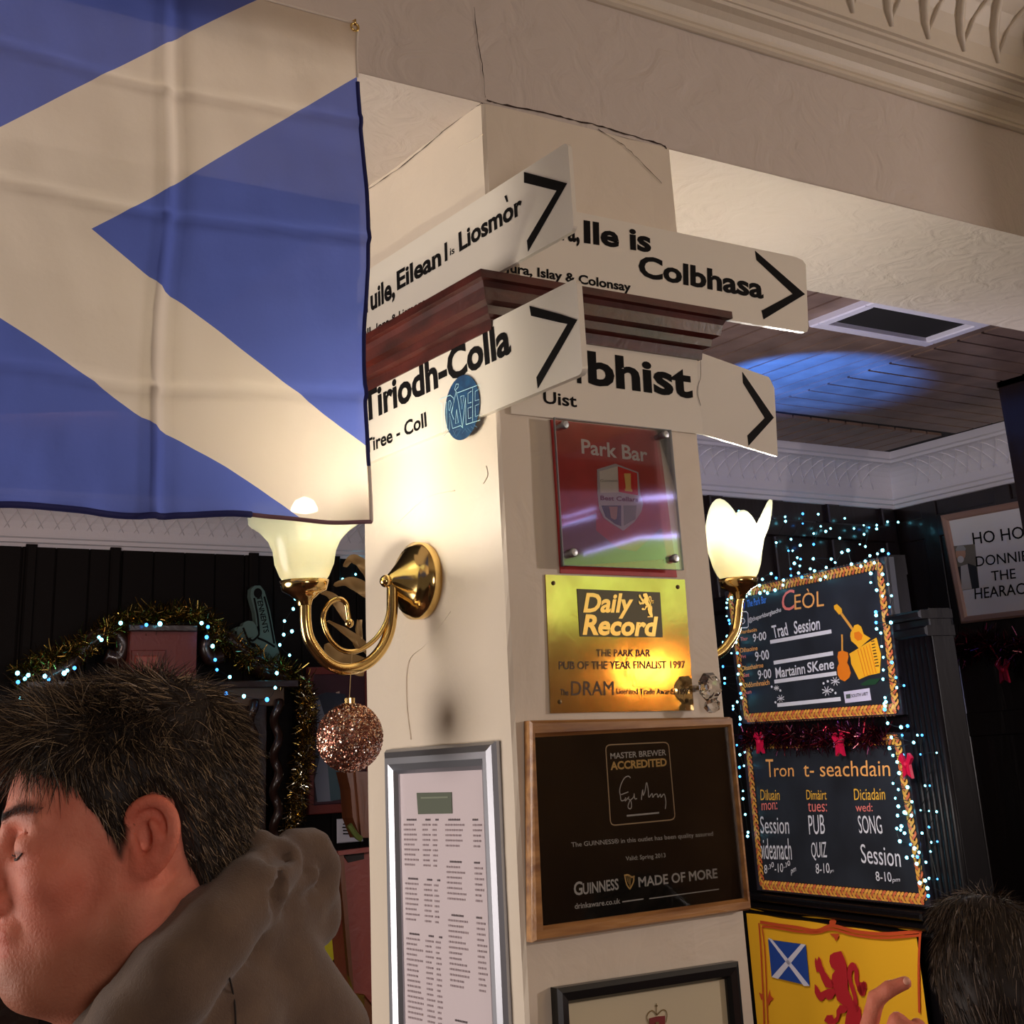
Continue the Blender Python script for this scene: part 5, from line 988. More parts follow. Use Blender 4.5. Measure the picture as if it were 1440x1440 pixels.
nbox([(475, 1200), (530, 1194), (530, 1420), (512, 1398), (497, 1396), (490, 1370)], -.10, 0, carved, 'side_board', k2); nbox([(476, 1199), (483, 1198), (498, 1396), (491, 1372)], 0, .018, midwood, 'edge_rail', k2); nbox([(475, 1197), (530, 1190), (530, 1197), (476, 1203)], 0, .03, carved, 'top_rail', k2); nbox([(483, 1202), (512, 1198), (512, 1208), (490, 1213)], 0, .004, groove, 'recess', k2); p_ = WN.px(514, 1380); O('leg', *box(WN, p_[0], p_[0]+.08, 0, p_[1]+.05, -.09, -.01), midwood, k2)
yl = E('yellow_banner', on(470, 1400, Y=3.3), 'bright yellow banner with a dark drawing, seen behind the man beside the bench end', 'banner')
WY = Fr((0, 3.3, 0), (1, 0, 0)); O('cloth', *prism(WY, P2(WY, [(395, 1325), (440, 1312), (512, 1306), (530, 1306), (530, 1560), (395, 1560)]), -.01, 0), mat('bright_yellow_cloth', (206, 196, 30), .7), yl)
for P in ([(486, 1312), (480, 1340), (470, 1352), (468, 1360), (476, 1366), (486, 1364)], [(470, 1350), (474, 1362), (484, 1372), (486, 1380), (484, 1388)], [(488, 1330), (478, 1350), (484, 1362), (490, 1366)], [(490, 1335), (486, 1350), (488, 1362)]): O('dark_drawing', *ribbon(WY, smoothpts(P2(WY, P, .001), 4), .014, .001), ink, yl)
O('navy_band', *prism(WY, P2(WY, [(395, 1384), (530, 1384), (530, 1390), (395, 1390)], .001), .0005, .002), mat('navy_band', (20, 40, 60), .7), yl); O('white_band', *prism(WY, P2(WY, [(395, 1391), (530, 1391), (530, 1402), (395, 1402)], .001), .0005, .002), mat('white_band', (210, 206, 210), .7), yl)
bh = E('silver_handle', on(457, 1240, Y=4.90), 'small upright silver handle on the dark wall behind the hood', 'handle'); O('bar', *tube([on(455, 1226, Y=4.9), on(458, 1256, Y=4.9)], .010, 8), steel, bh)
# ------------------------------------------------------------------ people
def skin_mat(name, col, col2, stub):
    m = bpy.data.materials.new(name); m.use_nodes = True; nt = m.node_tree; b = nt.nodes['Principled BSDF']
    b.inputs['Roughness'].default_value = 0.6; b.inputs['Subsurface Weight'].default_value = 0.15; b.inputs['Subsurface Radius'].default_value = (1.0, .35, .2); b.inputs['Subsurface Scale'].default_value = .008
    b.inputs['Specular IOR Level'].default_value = 0.22
    at_ = nt.nodes.new('ShaderNodeAttribute'); at_.attribute_name = 'tone'; sp = nt.nodes.new('ShaderNodeSeparateColor'); nt.links.new(at_.outputs['Color'], sp.inputs[0])
    g = nt.nodes.new('ShaderNodeNewGeometry'); n = nt.nodes.new('ShaderNodeTexNoise'); n.inputs['Scale'].default_value = 55; n.inputs['Detail'].default_value = 6; nt.links.new(g.outputs['Position'], n.inputs['Vector'])
    def mixc(a, bcol, f):
        x = nt.nodes.new('ShaderNodeMix'); x.data_type = 'RGBA'
        if isinstance(a, tuple): x.inputs[6].default_value = a
        else: nt.links.new(a, x.inputs[6])
        x.inputs[7].default_value = bcol; nt.links.new(f, x.inputs[0]); return x.outputs[2]
    r = nt.nodes.new('ShaderNodeMapRange'); r.inputs[1].default_value = .35; r.inputs[2].default_value = .7; r.inputs[4].default_value = .6; nt.links.new(n.outputs[0], r.inputs[0])
    c = mixc(C4(col), C4(col2), r.outputs[0]); c = mixc(c, C4(stub), sp.outputs[0]); c = mixc(c, C4((200, 92, 70)), sp.outputs[1]); c = mixc(c, C4((44, 28, 22)), sp.outputs[2]); nt.links.new(c, b.inputs['Base Color'])
    n2 = nt.nodes.new('ShaderNodeTexNoise'); n2.inputs['Scale'].default_value = 420; nt.links.new(g.outputs['Position'], n2.inputs['Vector'])
    bp = nt.nodes.new('ShaderNodeBump'); bp.inputs['Distance'].default_value = .0006; nt.links.new(n2.outputs[0], bp.inputs['Height']); nt.links.new(bp.outputs[0], b.inputs['Normal'])
    return m
def set_tone(o, T):
    a = o.data.color_attributes.new('tone', 'FLOAT_COLOR', 'POINT'); a.data.foreach_set('color', np.concatenate([T, np.ones((len(T), 1))], 1).astype(np.float32).ravel())
class Head:                                      # head space in metres: x forward, y left, z up; origin between the ears
    sc = 0.915
    def __init__(s, o, F_, pitch, roll=0.0):
        F_ = np.array([F_[0], F_[1], 0.0]); F_ /= np.linalg.norm(F_); Lf = np.cross([0, 0, 1], F_); U = np.array([0, 0, 1.0])
        s.f = F_*math.cos(pitch)-U*math.sin(pitch); s.u = U*math.cos(pitch)+F_*math.sin(pitch); s.l = Lf
        s.l, s.u = s.l*math.cos(roll)+s.u*math.sin(roll), s.u*math.cos(roll)-s.l*math.sin(roll)
        s.o = np.array(o, float); s.M = np.stack([s.f, s.l, s.u])
    def w(s, p): return s.o+np.asarray(p)@s.M*s.sc
    def loc(s, V): return (V-s.o)@s.M.T
def poly_sd(PX, PY, poly):                       # signed distance to polygon, positive inside
    P = np.array(poly, float); d = np.full(PX.shape, 1e9); ins = np.zeros(PX.shape, bool)
    for i in range(len(P)):
        a, b = P[i], P[(i+1) % len(P)]; ex, ey = b-a; wx, wy = PX-a[0], PY-a[1]; t = np.clip((wx*ex+wy*ey)/(ex*ex+ey*ey), 0, 1)
        d = np.minimum(d, (wx-t*ex)**2+(wy-t*ey)**2); c = ((a[1] > PY) != (b[1] > PY)) & (PX < (b[0]-a[0])*(PY-a[1])/(b[1]-a[1]+1e-12)+a[0]); ins ^= c
    return np.sqrt(d)*np.where(ins, 1, -1)
# ---- man in the brown hoodie
cm = 0.01
ear0 = at(184, 1186, 1.015)                      # near ear canal region
th = math.radians(20); lft = -r0; away = f0
Fd = lft*math.cos(th)-away*math.sin(th)
H = Head((0, 0, 0), Fd, math.radians(4), 0.0)
H.o = ear0-H.l*0.070
body = SDF((0, 0, 0), (1, 1, 1), .5)
class HS(SDF):
    def __init__(s, lo, hi, h): SDF.__init__(s, lo, hi, h)
hb = SDF((-.15, -.11, -.24), (.15, .11, .15), .0026)  # in head space
c_ = lambda a, b, ra, rb=None: hb.cap(np.array(a)*cm, np.array(b)*cm, ra*cm, None if rb is None else rb*cm)
e_ = lambda c, r, M=None: hb.ell(np.array(c)*cm, np.array(r)*cm, M)
hb.F = e_((-1.2, 0, 3.5), (9.3, 7.2, 7.9)).astype(np.float32)
hb.add(e_((3.6, 0, 1.2), (5.8, 6.3, 8.6)), .02); hb.add(e_((4.4, 0, -4.2), (4.6, 5.4, 5.6)), .02)
for s in (1, -1):
    hb.add(c_((0.6, s*5.4, -6.0), (6.8, s*2.2, -9.4), 1.7, 1.7), .022); hb.add(c_((0.4, s*5.6, -1.5), (0.6, s*5.4, -6.2), 1.5, 1.6), .022)
    hb.add(e_((5.6, s*4.5, -1.9), (2.5, 2.2, 2.0)), .014)
    hb.add(c_((8.5, s*1.4, 2.7), (6.6, s*5.0, 2.5), .9, .8), .010)
hb.add(e_((7.6, 0, -9.4), (2.0, 2.4, 1.8)), .015); hb.add(e_((7.2, 0, -7.4), (2.1, 3.0, 2.2)), .012); hb.add(e_((8.0, 0, -7.6), (1.7, 2.4, 1.5)), .01); hb.add(e_((8.3, 0, -8.1), (1.5, 2.2, 1.3)), .01); hb.add(e_((4.2, 0, -9.2), (4.2, 4.4, 2.6)), .03)
for s in (1, -1): hb.sub(e_((8.9, s*3.1, 1.1), (1.3, 1.9, 1.0)), .014)
for s in (1, -1): hb.add(e_((7.15, s*3.1, .75), (1.5, 2.1, 1.35)), .007); hb.sub(c_((8.6, s*1.9, .0), (7.3, s*4.7, .25), .13, .10), .003); hb.sub(c_((8.6, s*1.9, 1.75), (7.5, s*4.6, 1.6), .10, .10), .004)
hb.add(c_((8.6, 0, 1.6), (10.9, 0, -2.6), .85, 1.15), .012); hb.add(e_((11.0, 0, -3.1), (1.2, 1.2, 1.05)), .008)
for s in (1, -1): hb.add(e_((9.7, s*1.35, -3.4), (1.15, .75, .85)), .006); hb.sub(c_((9.6, s*2.3, -2.8), (8.4, s*3.2, -5.2), .10, .12), .008)
hb.add(e_((8.6, 0, -5.6), (1.5, 2.7, 1.2)), .010); hb.add(e_((9.15, 0, -5.7), (.65, 2.2, .5)), .004); hb.add(e_((8.95, 0, -6.85), (.7, 1.9, .5)), .004)
hb.sub(c_((9.9, 0, -6.28), (8.0, 2.7, -6.35), .12, .08), .003); hb.sub(c_((9.9, 0, -6.28), (8.0, -2.7, -6.35), .12, .08), .003)
# neck
hb.add(c_((-3.2, 0, -3.5), (-4.6, 0, -17), 6.3, 5.6), .03); hb.add(c_((1.5, 0, -7.5), (-.5, 0, -17), 4.6, 4.0), .03)
hb.add(c_((-1.5, 6.0, -4.5), (.6, 3.2, -15), 1.3, 1.2), .02); hb.add(c_((-1.5, -6.0, -4.5), (.6, -3.2, -15), 1.3, 1.2), .02)
# ears
for s in (1, -1):
    sc = .88
    q = lambda x, y, z: np.array([(x+.2)*sc-.75, s*(7.0+(y-7.0)*.95), (z-.0)*sc-.1])
    hb.add(hb.cap(q(-.3, 7.0, .6)*cm, q(-1.9, 8.0, .8)*cm, .010, .006), .006)
    ring = [q(.55, 7.0, .5), q(.75, 7.35, 2.0), q(.1, 7.9, 3.1), q(-1.3, 8.5, 3.5), q(-2.6, 8.9, 2.6), q(-3.05, 9.0, 1.0), q(-2.6, 8.6, -.6), q(-1.6, 8.0, -1.9)]
    ring = smoothpts(ring, 3)
    # plate between the rim
    hb.add(e_(q(-1.1, 7.75, .6), (2.2, .42, 2.9), np.array([[math.cos(.42), -s*math.sin(.42), 0], [s*math.sin(.42), math.cos(.42), 0], [0, 0, 1]])), .004)
    hb.sub(e_(q(-.5, 8.0, .1), (1.15, .95, 1.5)), .004); hb.sub(e_(q(-1.0, 8.5, 2.0), (1.1, .45, .8)), .004); hb.sub(c_(q(-2.2, 8.75, 1.8), q(-2.3, 8.7, -.3), .28, .2), .004)
    for a, b in zip(ring[:-1], ring[1:]): hb.add(hb.cap(a*cm, b*cm, .0044, .0044), .003)
    hb.add(c_(q(-1.2, 8.3, 1.6), q(-1.75, 8.45, .3), .32, .38), .004); hb.add(c_(q(-1.75, 8.45, .3), q(-1.2, 8.1, -1.2), .38, .4), .004)
    hb.add(c_(q(.3, 7.45, -.1), q(.2, 7.5, -.8), .42, .36), .004); hb.add(e_(q(-.55, 7.55, -1.95), (.95, .5, .75)), .010)
V, Q = hb.mesh()
hair_poly = [(7.3, 6.2), (5.2, 5.4), (3.9, 4.4), (3.4, 3.2), (2.4, 2.3), (1.8, .9), (1.1, -1.0), (.6, -1.4), (.1, .6), (-.1, 2.4), (-1.8, 3.7), (-3.4, 2.8), (-3.9, 1.0), (-4.1, -1.5), (-5.2, -3.8), (-7.0, -5.6), (-12, -6.2), (-16, 0), (-14, 15), (2, 17), (9, 13), (9.2, 7.5)]
hp_ = [(a*cm, b*cm) for a, b in hair_poly]
sd = poly_sd(V[:, 0], V[:, 2], hp_)
T = np.zeros((len(V), 3)); hairy = np.clip(sd/.005+.3, 0, 1)*(np.abs(V[:, 1]) < .0775)
T[:, 2] = hairy*.95
stub = np.clip((-V[:, 2]-.045+.35*np.clip(.02-V[:, 0], -.2, .03)+.012)/.03, 0, 1)*np.clip((V[:, 0]+.012)/.02, 0, 1)*np.clip((.145+V[:, 2])/.03, 0, 1); T[:, 0] = stub*.62
brow = np.exp(-((V[:, 2]-.031+.25*np.clip(np.abs(V[:, 1])-.04, 0, 1))/.0042)**2)*(V[:, 0] > .055)*np.clip((np.abs(V[:, 1])-.012)/.004, 0, 1)*(np.abs(V[:, 1]) < .058); T[:, 2] = np.maximum(T[:, 2], brow*.3)
lash = np.exp(-((V[:, 2]-.0022)/.0016)**2)*(V[:, 0] > .068)*(np.abs(V[:, 1]) > .018)*(np.abs(V[:, 1]) < .046); T[:, 2] = np.maximum(T[:, 2], lash*.8)
T[:, 1] = np.clip(np.exp(-((np.abs(V[:, 1])-.083)/.010)**2)*(V[:, 0] < .01)*(V[:, 0] > -.04)*(V[:, 2] > -.035)*(V[:, 2] < .045)*.55+np.exp(-((V[:, 0]-.112)/.02)**2)*.5*(V[:, 2] < 0)*(V[:, 2] > -.05)+np.exp(-(((V[:, 0]-.055)/.03)**2+((V[:, 2]+.03)/.03)**2))*.35, 0, 1)
lips = (np.abs(V[:, 2]+.063) < .011)*(V[:, 0] > .083)*(np.abs(V[:, 1]) < .025); T[:, 1] = np.maximum(T[:, 1], lips*.6)
man = E('person', at(230, 1600, 1.05)*np.array([1, 1, 0]), 'man in a brown hooded top with short dark hair, looking down with eyes closed', 'person')
sk = skin_mat('warm_skin', (222, 138, 112), (200, 108, 86), (140, 92, 66))
# shoulders, chest, hips and legs continue the same body surface
def at3(x, y, d): return at(x, y, d)
W_ = H.w(V)
# coarse lower body grown in world space; the neck overlaps inside the collar, so build one surface by appending below the cut
headmesh = O('body', W_, Q, sk, man, smooth=True); set_tone(headmesh, T)
from mathutils.bvhtree import BVHTree
hbv = BVHTree.FromPolygons([tuple(v) for v in V], [tuple(int(i) for i in q) for q in Q])
def onface(y, z, off=.0006):
    h = hbv.ray_cast(Vector((.2, y, z)), Vector((-1, 0, 0))); return H.w(np.array(h[0])+np.array(h[1])*off) if h[0] is not None else None
lashm = mat('dark_lashes', (36, 22, 18), .8)
for s in (1, -1):
    pts = [onface(s*y, z) for y, z in ((.017, .0012), (.023, -.0012), (.030, -.0022), (.037, -.0014), (.043, .0008), (.047, .0028))]
    O('eyelashes', *tube(smoothpts(pts, 4), [.0004]*6+[.0009]*9+[.0006]*6, 5), lashm, man, smooth=True)
    rb2 = np.random.default_rng(40+s); Vb_, Fb_ = [], []
    for i in range(520):
        t = rb2.random(); y = .012+.045*t; z = .029+.006*math.sin(t*2.6)+rb2.normal(0, .0018); p0 = onface(s*y, z)
        if p0 is None: continue
        d = H.l*s*.8+H.u*rb2.normal(.35, .2)-H.f*.25; d /= np.linalg.norm(d); q0 = p0+d*.008+H.f*.0012; sd2 = np.cross(d, H.f)*.00022; n_ = len(Vb_); Vb_ += [p0-sd2, p0+sd2, q0]; Fb_.append((n_, n_+1, n_+2))
    O('eyebrow', Vb_, Fb_, lashm, man)['kind'] = 'stuff'
# hair: a soft volume plus locks
hh = SDF((-.145, -.105, -.075), (.125, .105, .15), .0032)
base = hh.ell(np.array((-1.2, 0, 3.5))*cm, np.array((9.3, 7.2, 7.9))*cm); 
hh.F = base.astype(np.float32); hh.add(hh.ell(np.array((3.6, 0, 1.2))*cm, np.array((5.8, 6.3, 8.6))*cm), .02)
hh.add(hh.cap(np.array((-3.2, 0, -3.5))*cm, np.array((-4.6, 0, -9))*cm, .062, .066), .03)
msk = poly_sd(hh.X, hh.Z, hp_).astype(np.float32)
topw = np.clip((hh.Z-.045)/.06, 0, 1)
pts_ = np.stack([hh.X.ravel(), hh.Y.ravel(), hh.Z.ravel()], 1)
nz_ = (noise3(pts_, 130, 1)+.7*noise3(pts_, 260, 2)).reshape(hh.X.shape)
thick = np.clip(msk*.55, -.004, .0065+.0075*topw+.010*np.clip((hh.X-.03)/.05, 0, 1)*topw)+np.where(msk > .006, nz_*(.0012+.0028*topw), 0)
hh.F = (hh.F-thick).astype(np.float32); hh.F = np.maximum(hh.F, -(msk+.001)).astype(np.float32)
Vh, Qh = hh.mesh()
hairm = mat('dark_brown_hair', (88, 70, 52), .5, var=((48, 38, 28), 90, (1, 1, 1), .2), spec=.35); hairl = mat('brown_hair_light', (146, 122, 92), .45, spec=.4); hairk = mat('brown_hair_dark', (34, 25, 19), .6, spec=.3)
hair_root = O('hair', H.w(Vh), Qh, hairk, man, smooth=True)
def locks(name, parent, Vloc, mask, Hd, n, dirf, lenf, wd, mats, seed, seg=4, curl=.25):
    r = np.random.default_rng(seed); idx = r.choice(np.flatnonzero(mask), n); P = Vloc[idx]+r.normal(0, .0012, (n, 3)); D = dirf(P, r); D /= np.linalg.norm(D, axis=1)[:, None]
    L_ = lenf(P)*r.uniform(.6, 1.15, n); out = []; side = np.cross(D, r.normal(size=(n, 3))); side /= np.linalg.norm(side, axis=1)[:, None]; bend = r.normal(size=(n, 3))*curl; g = np.array([0, 0, -.35])
    cur = P.copy(); rows = []
    for k in range(seg+1):
        t = k/seg; wk = wd*(1-t)**.6*(.5 if k == 0 else 1)+.00005
        rows += [cur-side*wk, cur+side*wk]; d = D+bend*t+g*t; d /= np.linalg.norm(d, axis=1)[:, None]; cur = cur+d*(L_/seg)[:, None]
    A = np.stack(rows, 1).reshape(-1, 3); m = 2*(seg+1); b = (np.arange(n)*m)[:, None]
    Fq = np.concatenate([np.stack([b[:, 0]+2*k, b[:, 0]+2*k+1, b[:, 0]+2*k+3, b[:, 0]+2*k+2], 1)[:, None] for k in range(seg)], 1).reshape(-1, 4)
    o = O(name, Hd.w(A), Fq, mats, parent, smooth=True, mi=np.repeat(r.integers(0, len(mats), n), seg).astype(np.int32)); o['kind'] = 'stuff'; return o
ctr = np.array((-1.2, 0, 3.8))*cm
def dir_m(P, r):
    nrm = P-ctr; nrm /= np.linalg.norm(nrm, axis=1)[:, None]; tw = np.clip((P[:, 2]-.05)/.06, 0, 1)[:, None]
    wf = np.clip((P[:, 0:1]+.085)/.07, 0, 1); flow = np.array([[.75, .15, .1]])*wf+np.array([[-.25, .35, -.65]])*(1-wf); flow = flow*tw+np.array([[-.45, 0, -.8]])*(1-tw)
    swirl = np.stack([np.sin(P[:, 1]*70+P[:, 0]*40), np.cos(P[:, 0]*60), np.zeros(len(P))], 1)*.45*tw
    return flow*.75+nrm*(.08+.15*tw)+swirl+r.normal(0, .16, P.shape)
len_m = lambda P: np.where(P[:, 2] > .06, (.020), .013)+.008*np.clip((P[:, 2]-.06)/.05, 0, 1)+.022*np.clip((P[:, 0]-.03)/.04, 0, 1)*(P[:, 2] > .05)
mk_ = (np.abs(Vh[:, 1]) < .12) & (poly_sd(Vh[:, 0], Vh[:, 2], hp_) > .003)
locks('hair_locks', man, Vh, mk_, H, 24000, dir_m, len_m, .00034, [hairm, hairk, hairm, hairk, hairl], 5)
# hooded top
ts = SDF(np.minimum(at(60, 1700, .85), at(560, 1150, 1.35))-np.array([.12, .12, .30]), np.maximum(at(60, 1150, .85), at(560, 1150, 1.35))+np.array([.22, .12, .02]), .0058)
C3 = lambda p, q, ra, rb=None, k=.02: ts.add(ts.cap(at(*p), at(*q), ra, rb), k)
ts.F[:] = .3
def chain(P, R_, k=.012):
    for i in range(len(P)-1): ts.add(ts.cap(at(*P[i]), at(*P[i+1]), R_[i], R_[i+1]), k)
sh = H.w((-.045, 0, -.24)); lt = H.l
chest = sh+np.array([0, 0, -.16])
ts.add(ts.cap(sh+lt*.165+np.array([0, 0, -.055]), sh-lt*.17+np.array([0, 0, -.045]), .066, .07), .03)
ts.add(ts.cap(sh+np.array([0, 0, .0]), chest, .085, .115), .06); ts.add(ts.cap(sh+lt*.08+np.array([0, 0, -.06]), chest+lt*.07-np.array([0, 0, .2]), .095, .12), .05); ts.add(ts.cap(sh-lt*.10+np.array([0, 0, -.06]), chest-lt*.08-np.array([0, 0, .2]), .10, .12), .05)
ts.add(ts.cap(sh+lt*.19+np.array([0, 0, -.07]), sh+lt*.24+H.f*.04+np.array([0, 0, -.36]), .062, .052), .03)
ts.add(ts.cap(at(385, 1362, 1.08), at(425, 1470, 1.10), .038, .055), .035)
ts.add(ts.cap(H.w((-.03, 0, -.14)), H.w((-.035, 0, -.2)), .072, .08), .02)
ts.add(ts.cap(at(300, 1420, 1.03), at(220, 1490, 1.0), .045, .05), .03)
# the rolled hood: inner collar, outer roll, then the bunched bag behind the neck
chain([(350, 1190, 1.10), (326, 1222, 1.07), (274, 1288, 1.025), (216, 1356, .995), (165, 1422, .98), (130, 1480, .975)], [.010, .013, .015, .016, .017, .017], .006)
chain([(390, 1216, 1.085), (352, 1256, 1.045), (300, 1316, 1.005), (245, 1382, .98), (190, 1448, .97), (160, 1490, .97)], [.020, .025, .028, .029, .029, .029], .006)
chain([(336, 1192, 1.12), (348, 1182, 1.11), (364, 1190, 1.09), (372, 1204, 1.08)], [.010, .011, .012, .010], .005)
chain([(388, 1214, 1.09), (412, 1196, 1.11), (436, 1198, 1.125), (447, 1222, 1.13), (443, 1250, 1.125), (425, 1272, 1.11), (402, 1290, 1.085)], [.011, .015, .017, .018, .018, .018, .017], .005)
chain([(385, 1226, 1.06), (374, 1258, 1.045), (374, 1286, 1.05), (384, 1300, 1.06)], [.010, .014, .012, .009], .005)
chain([(394, 1282, 1.07), (420, 1256, 1.085), (438, 1230, 1.10)], [.007, .009, .008], .004)
chain([(447, 1270, 1.135), (444, 1294, 1.13), (422, 1306, 1.11), (392, 1306, 1.08), (360, 1322, 1.05)], [.014, .018, .018, .018, .016], .006)
chain([(345, 1235, 1.13), (385, 1255, 1.14), (420, 1268, 1.15)], [.03, .038, .03], .02)
for P_ in ([(398, 1300, 1.045), (420, 1276, 1.065), (438, 1256, 1.09)], [(386, 1236, 1.05), (383, 1262, 1.035), (392, 1280, 1.04)], [(378, 1208, 1.055), (396, 1202, 1.07), (404, 1206, 1.08)]):
    for i in range(len(P_)-1): ts.sub(ts.cap(at(*P_[i]), at(*P_[i+1]), .005, .005), .008)
hf = lambda p: at(*p)
neckax = (H.w((-.035, 0, -.06)), H.w((-.038, 0, -.20)))
pass
Vt, Qt = ts.mesh()
Vt = Vt+np.stack([noise3(Vt, 38, 11), noise3(Vt, 38, 12), noise3(Vt, 38, 13)], 1)*.0014
keep = Vt[Qt].mean(1)[:, 2] > -9
hood_m = mat('brown_fleece', (106, 86, 70), .95, bump=(500, .0006), var=((92, 74, 62), 40, (1, 1, 1), .2), sheen=.25, spec=.15)
hoodo = O('hooded_top', Vt, Qt, hood_m, man, smooth=True)
seamp = [at(x, y, 1.2) for x, y in ((318, 1348), (325, 1375), (330, 1410), (332, 1440), (333, 1480))]
from mathutils.bvhtree import BVHTree
bv = BVHTree.FromPolygons([tuple(v) for v in Vt], [tuple(int(i) for i in q) for q in Qt])
def drape(px_, off=.0005):
    out = []
    for x, y in px_:
        d = ray(x, y); hit = bv.ray_cast(Vector(CAM), Vector(d).normalized())
        if hit[0] is not None: out.append(np.array(hit[0])+np.array(hit[1])*off)
    return out
sm = drape([(322, 1375), (327, 1395), (330, 1415), (331, 1438), (331, 1460)])
if len(sm) > 2: O('seam', *tube(smoothpts(sm, 4), .0007, 5), mat('dark_seam', (40, 32, 28), .9), man, smooth=True)
# legs below the frame so that he stands on the floor
ls_ = SDF((-.35, -.35, 0.0), (.35, .35, 1.12), .014); ls_.F[:] = .3
ls_.add(ls_.cap((0, .0, 1.02), (0, 0, .90), .16, .15), .05)
for s in (1, -1): ls_.add(ls_.cap((0, s*.09, .88), (.01, s*.10, .50), .088, .062), .03); ls_.add(ls_.cap((.01, s*.10, .50), (-.01, s*.10, .10), .060, .045), .02); ls_.add(ls_.cap((-.03, s*.10, .05), (.13, s*.12, .045), .045, .038), .01)
Vl, Ql = ls_.mesh(); Vl[:, 2] = np.maximum(Vl[:, 2], 0.002)
hip = chest+np.array([0, 0, -.25]); R2 = np.array([[Fd[0], Fd[1]], [-Fd[1], Fd[0]]]); zsc = (hip[2]+.04)/1.12
Vw = np.concatenate([Vl[:, :2]@R2+hip[:2], Vl[:, 2:]*zsc], 1); O('trousers', Vw, Ql, mat('dark_denim', (34, 38, 50), .9), man, smooth=True)
# ---- second person at the lower right, back of the head, pointing hand raised
D2 = 1.75
H2o = at(1415, 1412, D2)
F2 = f0*.93+r0*.25
H2 = Head(H2o, F2, math.radians(4))
p2 = E('person', H2o*np.array([1, 1, 0]), 'dark-haired person seen from behind at the lower right, one finger raised', 'person')
g2 = SDF((-.14, -.12, -.24), (.14, .12, .15), .004)
g2.F = g2.ell(np.array((-1.2, 0, 3.8))*cm, np.array((9.4, 7.2, 8.2))*cm).astype(np.float32)
A2 = lambda D, k=.02: g2.add(D, k)
A2(g2.ell(np.array((3.6, 0, 1.0))*cm, np.array((5.6, 6.1, 8.4))*cm)); A2(g2.ell(np.array((4.4, 0, -4.2))*cm, np.array((4.4, 5.2, 5.4))*cm)); A2(g2.ell(np.array((7.4, 0, -9.2))*cm, np.array((1.9, 2.3, 1.7))*cm), .015)
A2(g2.cap((.086, 0, .016), (.108, 0, -.028), .008, .011), .01)
A2(g2.cap((-.032, 0, -.035), (-.046, 0, -.22), .06, .065), .03)
for s in (1, -1): A2(g2.ell(np.array((-1.1, s*7.7, .3))*cm, np.array((2.0, .7, 3.0))*cm), .005); A2(g2.cap((.0860, s*.03, .008), (.0862, s*.03, .006), .012), .003)
Vb, Qb = g2.mesh(); Wb = H2.w(Vb)
# hand, built in camera-facing pixels at its own depth
DH = 1.62
hd = SDF(at(1190, 1600, DH+.10)-.03, at(1330, 1360, DH-.06)+.05, .0030)
lo = np.minimum(at(1180, 1620, DH), at(1340, 1360, DH))-.06; hi = np.maximum(at(1180, 1620, DH), at(1340, 1360, DH))+.06
hd = SDF(lo, hi, .0030); hd.F[:] = .3
def fing(P, R_):
    for i in range(len(P)-1): hd.add(hd.cap(at(*P[i]), at(*P[i+1]), R_[i], R_[i+1]), .003)
fing([(1216, 1465, DH+.01), (1232, 1405, DH), (1250, 1391, DH-.004), (1273, 1382, DH-.006)], [.0108, .0096, .0086, .0072])       # raised index finger
fing([(1244, 1478, DH-.005), (1262, 1437, DH-.012), (1283, 1450, DH-.02), (1272, 1478, DH-.018)], [.0105, .0098, .0088, .0075])
fing([(1268, 1486, DH-.002), (1290, 1445, DH-.008), (1308, 1462, DH-.016), (1296, 1488, DH-.016)], [.0100, .0092, .0084, .0072])
fing([(1290, 1498, DH+.002), (1308, 1462, DH-.002), (1324, 1478, DH-.010), (1312, 1500, DH-.012)], [.0090, .0082, .0074, .0065])
fing([(1222, 1530, DH+.0), (1236, 1500, DH-.018), (1262, 1480, DH-.026), (1282, 1474, DH-.03)], [.0135, .0115, .0095, .0080])        # thumb folded across
hd.add(hd.cap(at(1232, 1490, DH+.008), at(1252, 1535, DH+.01), .017, .020), .012); hd.add(hd.cap(at(1282, 1500, DH+.004), at(1262, 1540, DH+.01), .015, .020), .012); hd.add(hd.cap(at(1258, 1495, DH+.006), at(1256, 1540, DH+.01), .017, .02), .012)
hd.add(hd.cap(at(1256, 1540, DH+.012), at(1262, 1612, DH+.02), .023, .026), .012)
Vd, Qd = hd.mesh()
# torso, arm and legs join head and hand
tl2 = np.minimum(Wb.min(0), Vd.min(0)); tb3 = SDF(np.array([min(H2o[0], Vd[:, 0].min())-.34, min(H2o[1], Vd[:, 1].min())-.34, 0.0]), np.array([H2o[0]+.34, H2o[1]+.36, H2o[2]-.10]), .013); tb3.F[:] = .3
n2 = H2.w((-.045, 0, -.20)); l2 = H2.l; wr = at(1262, 1600, DH+.02); el = wr+np.array([.0, .0, -.22])+l2*.05
fl2 = lambda a, b, ra, rb, k=.04: tb3.add(tb3.cap(a, b, ra, rb), k)
fl2(n2+l2*.14+np.array([0, 0, -.06]), n2-l2*.14+np.array([0, 0, -.06]), .07, .07); fl2(n2, n2+np.array([0, 0, -.3]), .07, .13); fl2(n2+np.array([0, 0, -.2]), n2+np.array([0, 0, -.55]), .14, .15)
fl2(n2+l2*.17+np.array([0, 0, -.08]), el, .058, .045); fl2(el, wr, .045, .034, .02)
fz = n2[2]-.6
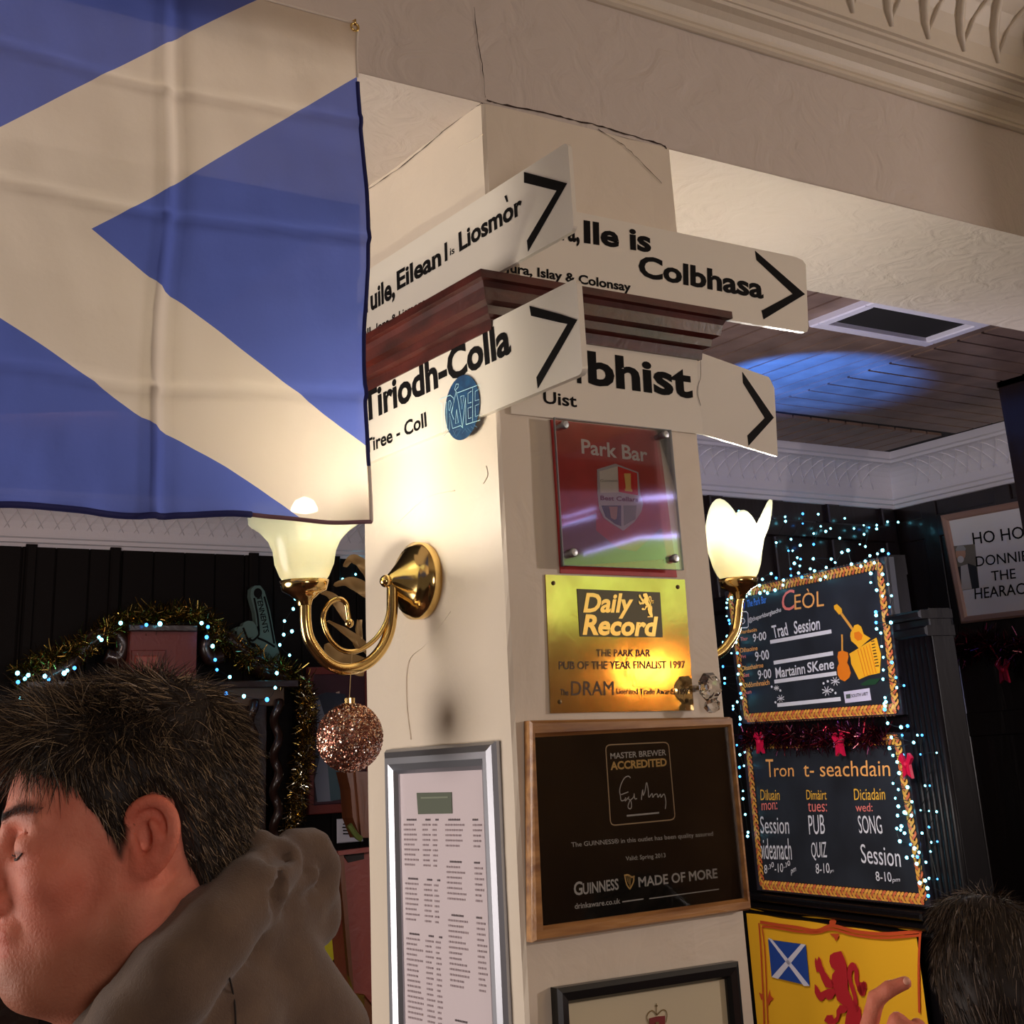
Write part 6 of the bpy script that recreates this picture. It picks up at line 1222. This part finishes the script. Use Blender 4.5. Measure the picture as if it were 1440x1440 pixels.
for s in (1, -1): fl2(np.array([*(n2+l2*s*.09)[:2], fz]), np.array([*(n2+l2*s*.1)[:2], fz*.5]), .088, .06); fl2(np.array([*(n2+l2*s*.1)[:2], fz*.5]), np.array([*(n2+l2*s*.1)[:2], .07]), .06, .045); fl2(np.array([*(n2+l2*s*.1)[:2], .04]), np.array([*(n2+l2*s*.1+H2.f*.15)[:2], .038]), .045, .036, .01)
V3, Q3 = tb3.mesh(); V3[:, 2] = np.maximum(V3[:, 2], .002)
body2 = O('body', np.concatenate([Wb, Vd]), [tuple(q) for q in Qb]+[tuple(q+len(Wb)) for q in Qd], sk, p2, smooth=True); set_tone(body2, np.zeros((len(Wb)+len(Vd), 3))+np.array([0, .15, 0]))
O('dark_clothes', V3, Q3, mat('black_clothes', (26, 26, 30), .9), p2, smooth=True)
hair2 = SDF((-.155, -.125, -.14), (.115, .125, .155), .0042); hair2.F = hair2.ell(np.array((-1.6, 0, 4.0))*cm, np.array((10.6, 8.6, 9.0))*cm).astype(np.float32)
hair2.add(hair2.cap((-.05, .0, .0), (-.06, 0, -.10), .078, .06), .03); hair2.add(hair2.ell((-.02, .03, .118), (.06, .045, .018)), .012)
pp = np.stack([hair2.X.ravel(), hair2.Y.ravel(), hair2.Z.ravel()], 1); hair2.F = (hair2.F+.003*noise3(pp, 75, 21).reshape(hair2.X.shape)).astype(np.float32)
hair2.F = np.maximum(hair2.F, (hair2.X-.055-.5*np.clip(hair2.Z-.03, 0, 1)*2)).astype(np.float32)
Vq, Qq = hair2.mesh(); hk = O('hair', H2.w(Vq), Qq, hairk, p2, smooth=True)
def dir2(P, r): nrm = P-np.array((-.016, 0, .04)); nrm /= np.linalg.norm(nrm, axis=1)[:, None]; dn = np.array([[-.5, 0, -.85]])-nrm*((nrm@np.array([-.5, 0, -.85]))[:, None]); return dn+nrm*.05+r.normal(0, .12, P.shape)
locks('hair_locks', p2, Vq, Vq[:, 0] < .06, H2, 9000, dir2, lambda P: np.full(len(P), .035), .0006, [hairm, hairk, hairm, mat('grey_brown_hair', (110, 94, 82), .6)], 9, curl=.12)
nl = at(1276, 1378, DH-.0135); O('fingernail', *lathe(at(1275, 1379.5, DH-.012), -RF_+RU*.6, [(.0001, .0016), (.0032, .0012), (.0042, 0), (.004, -.002)], 12), mat('nail', (226, 160, 136), .3), p2, smooth=True)
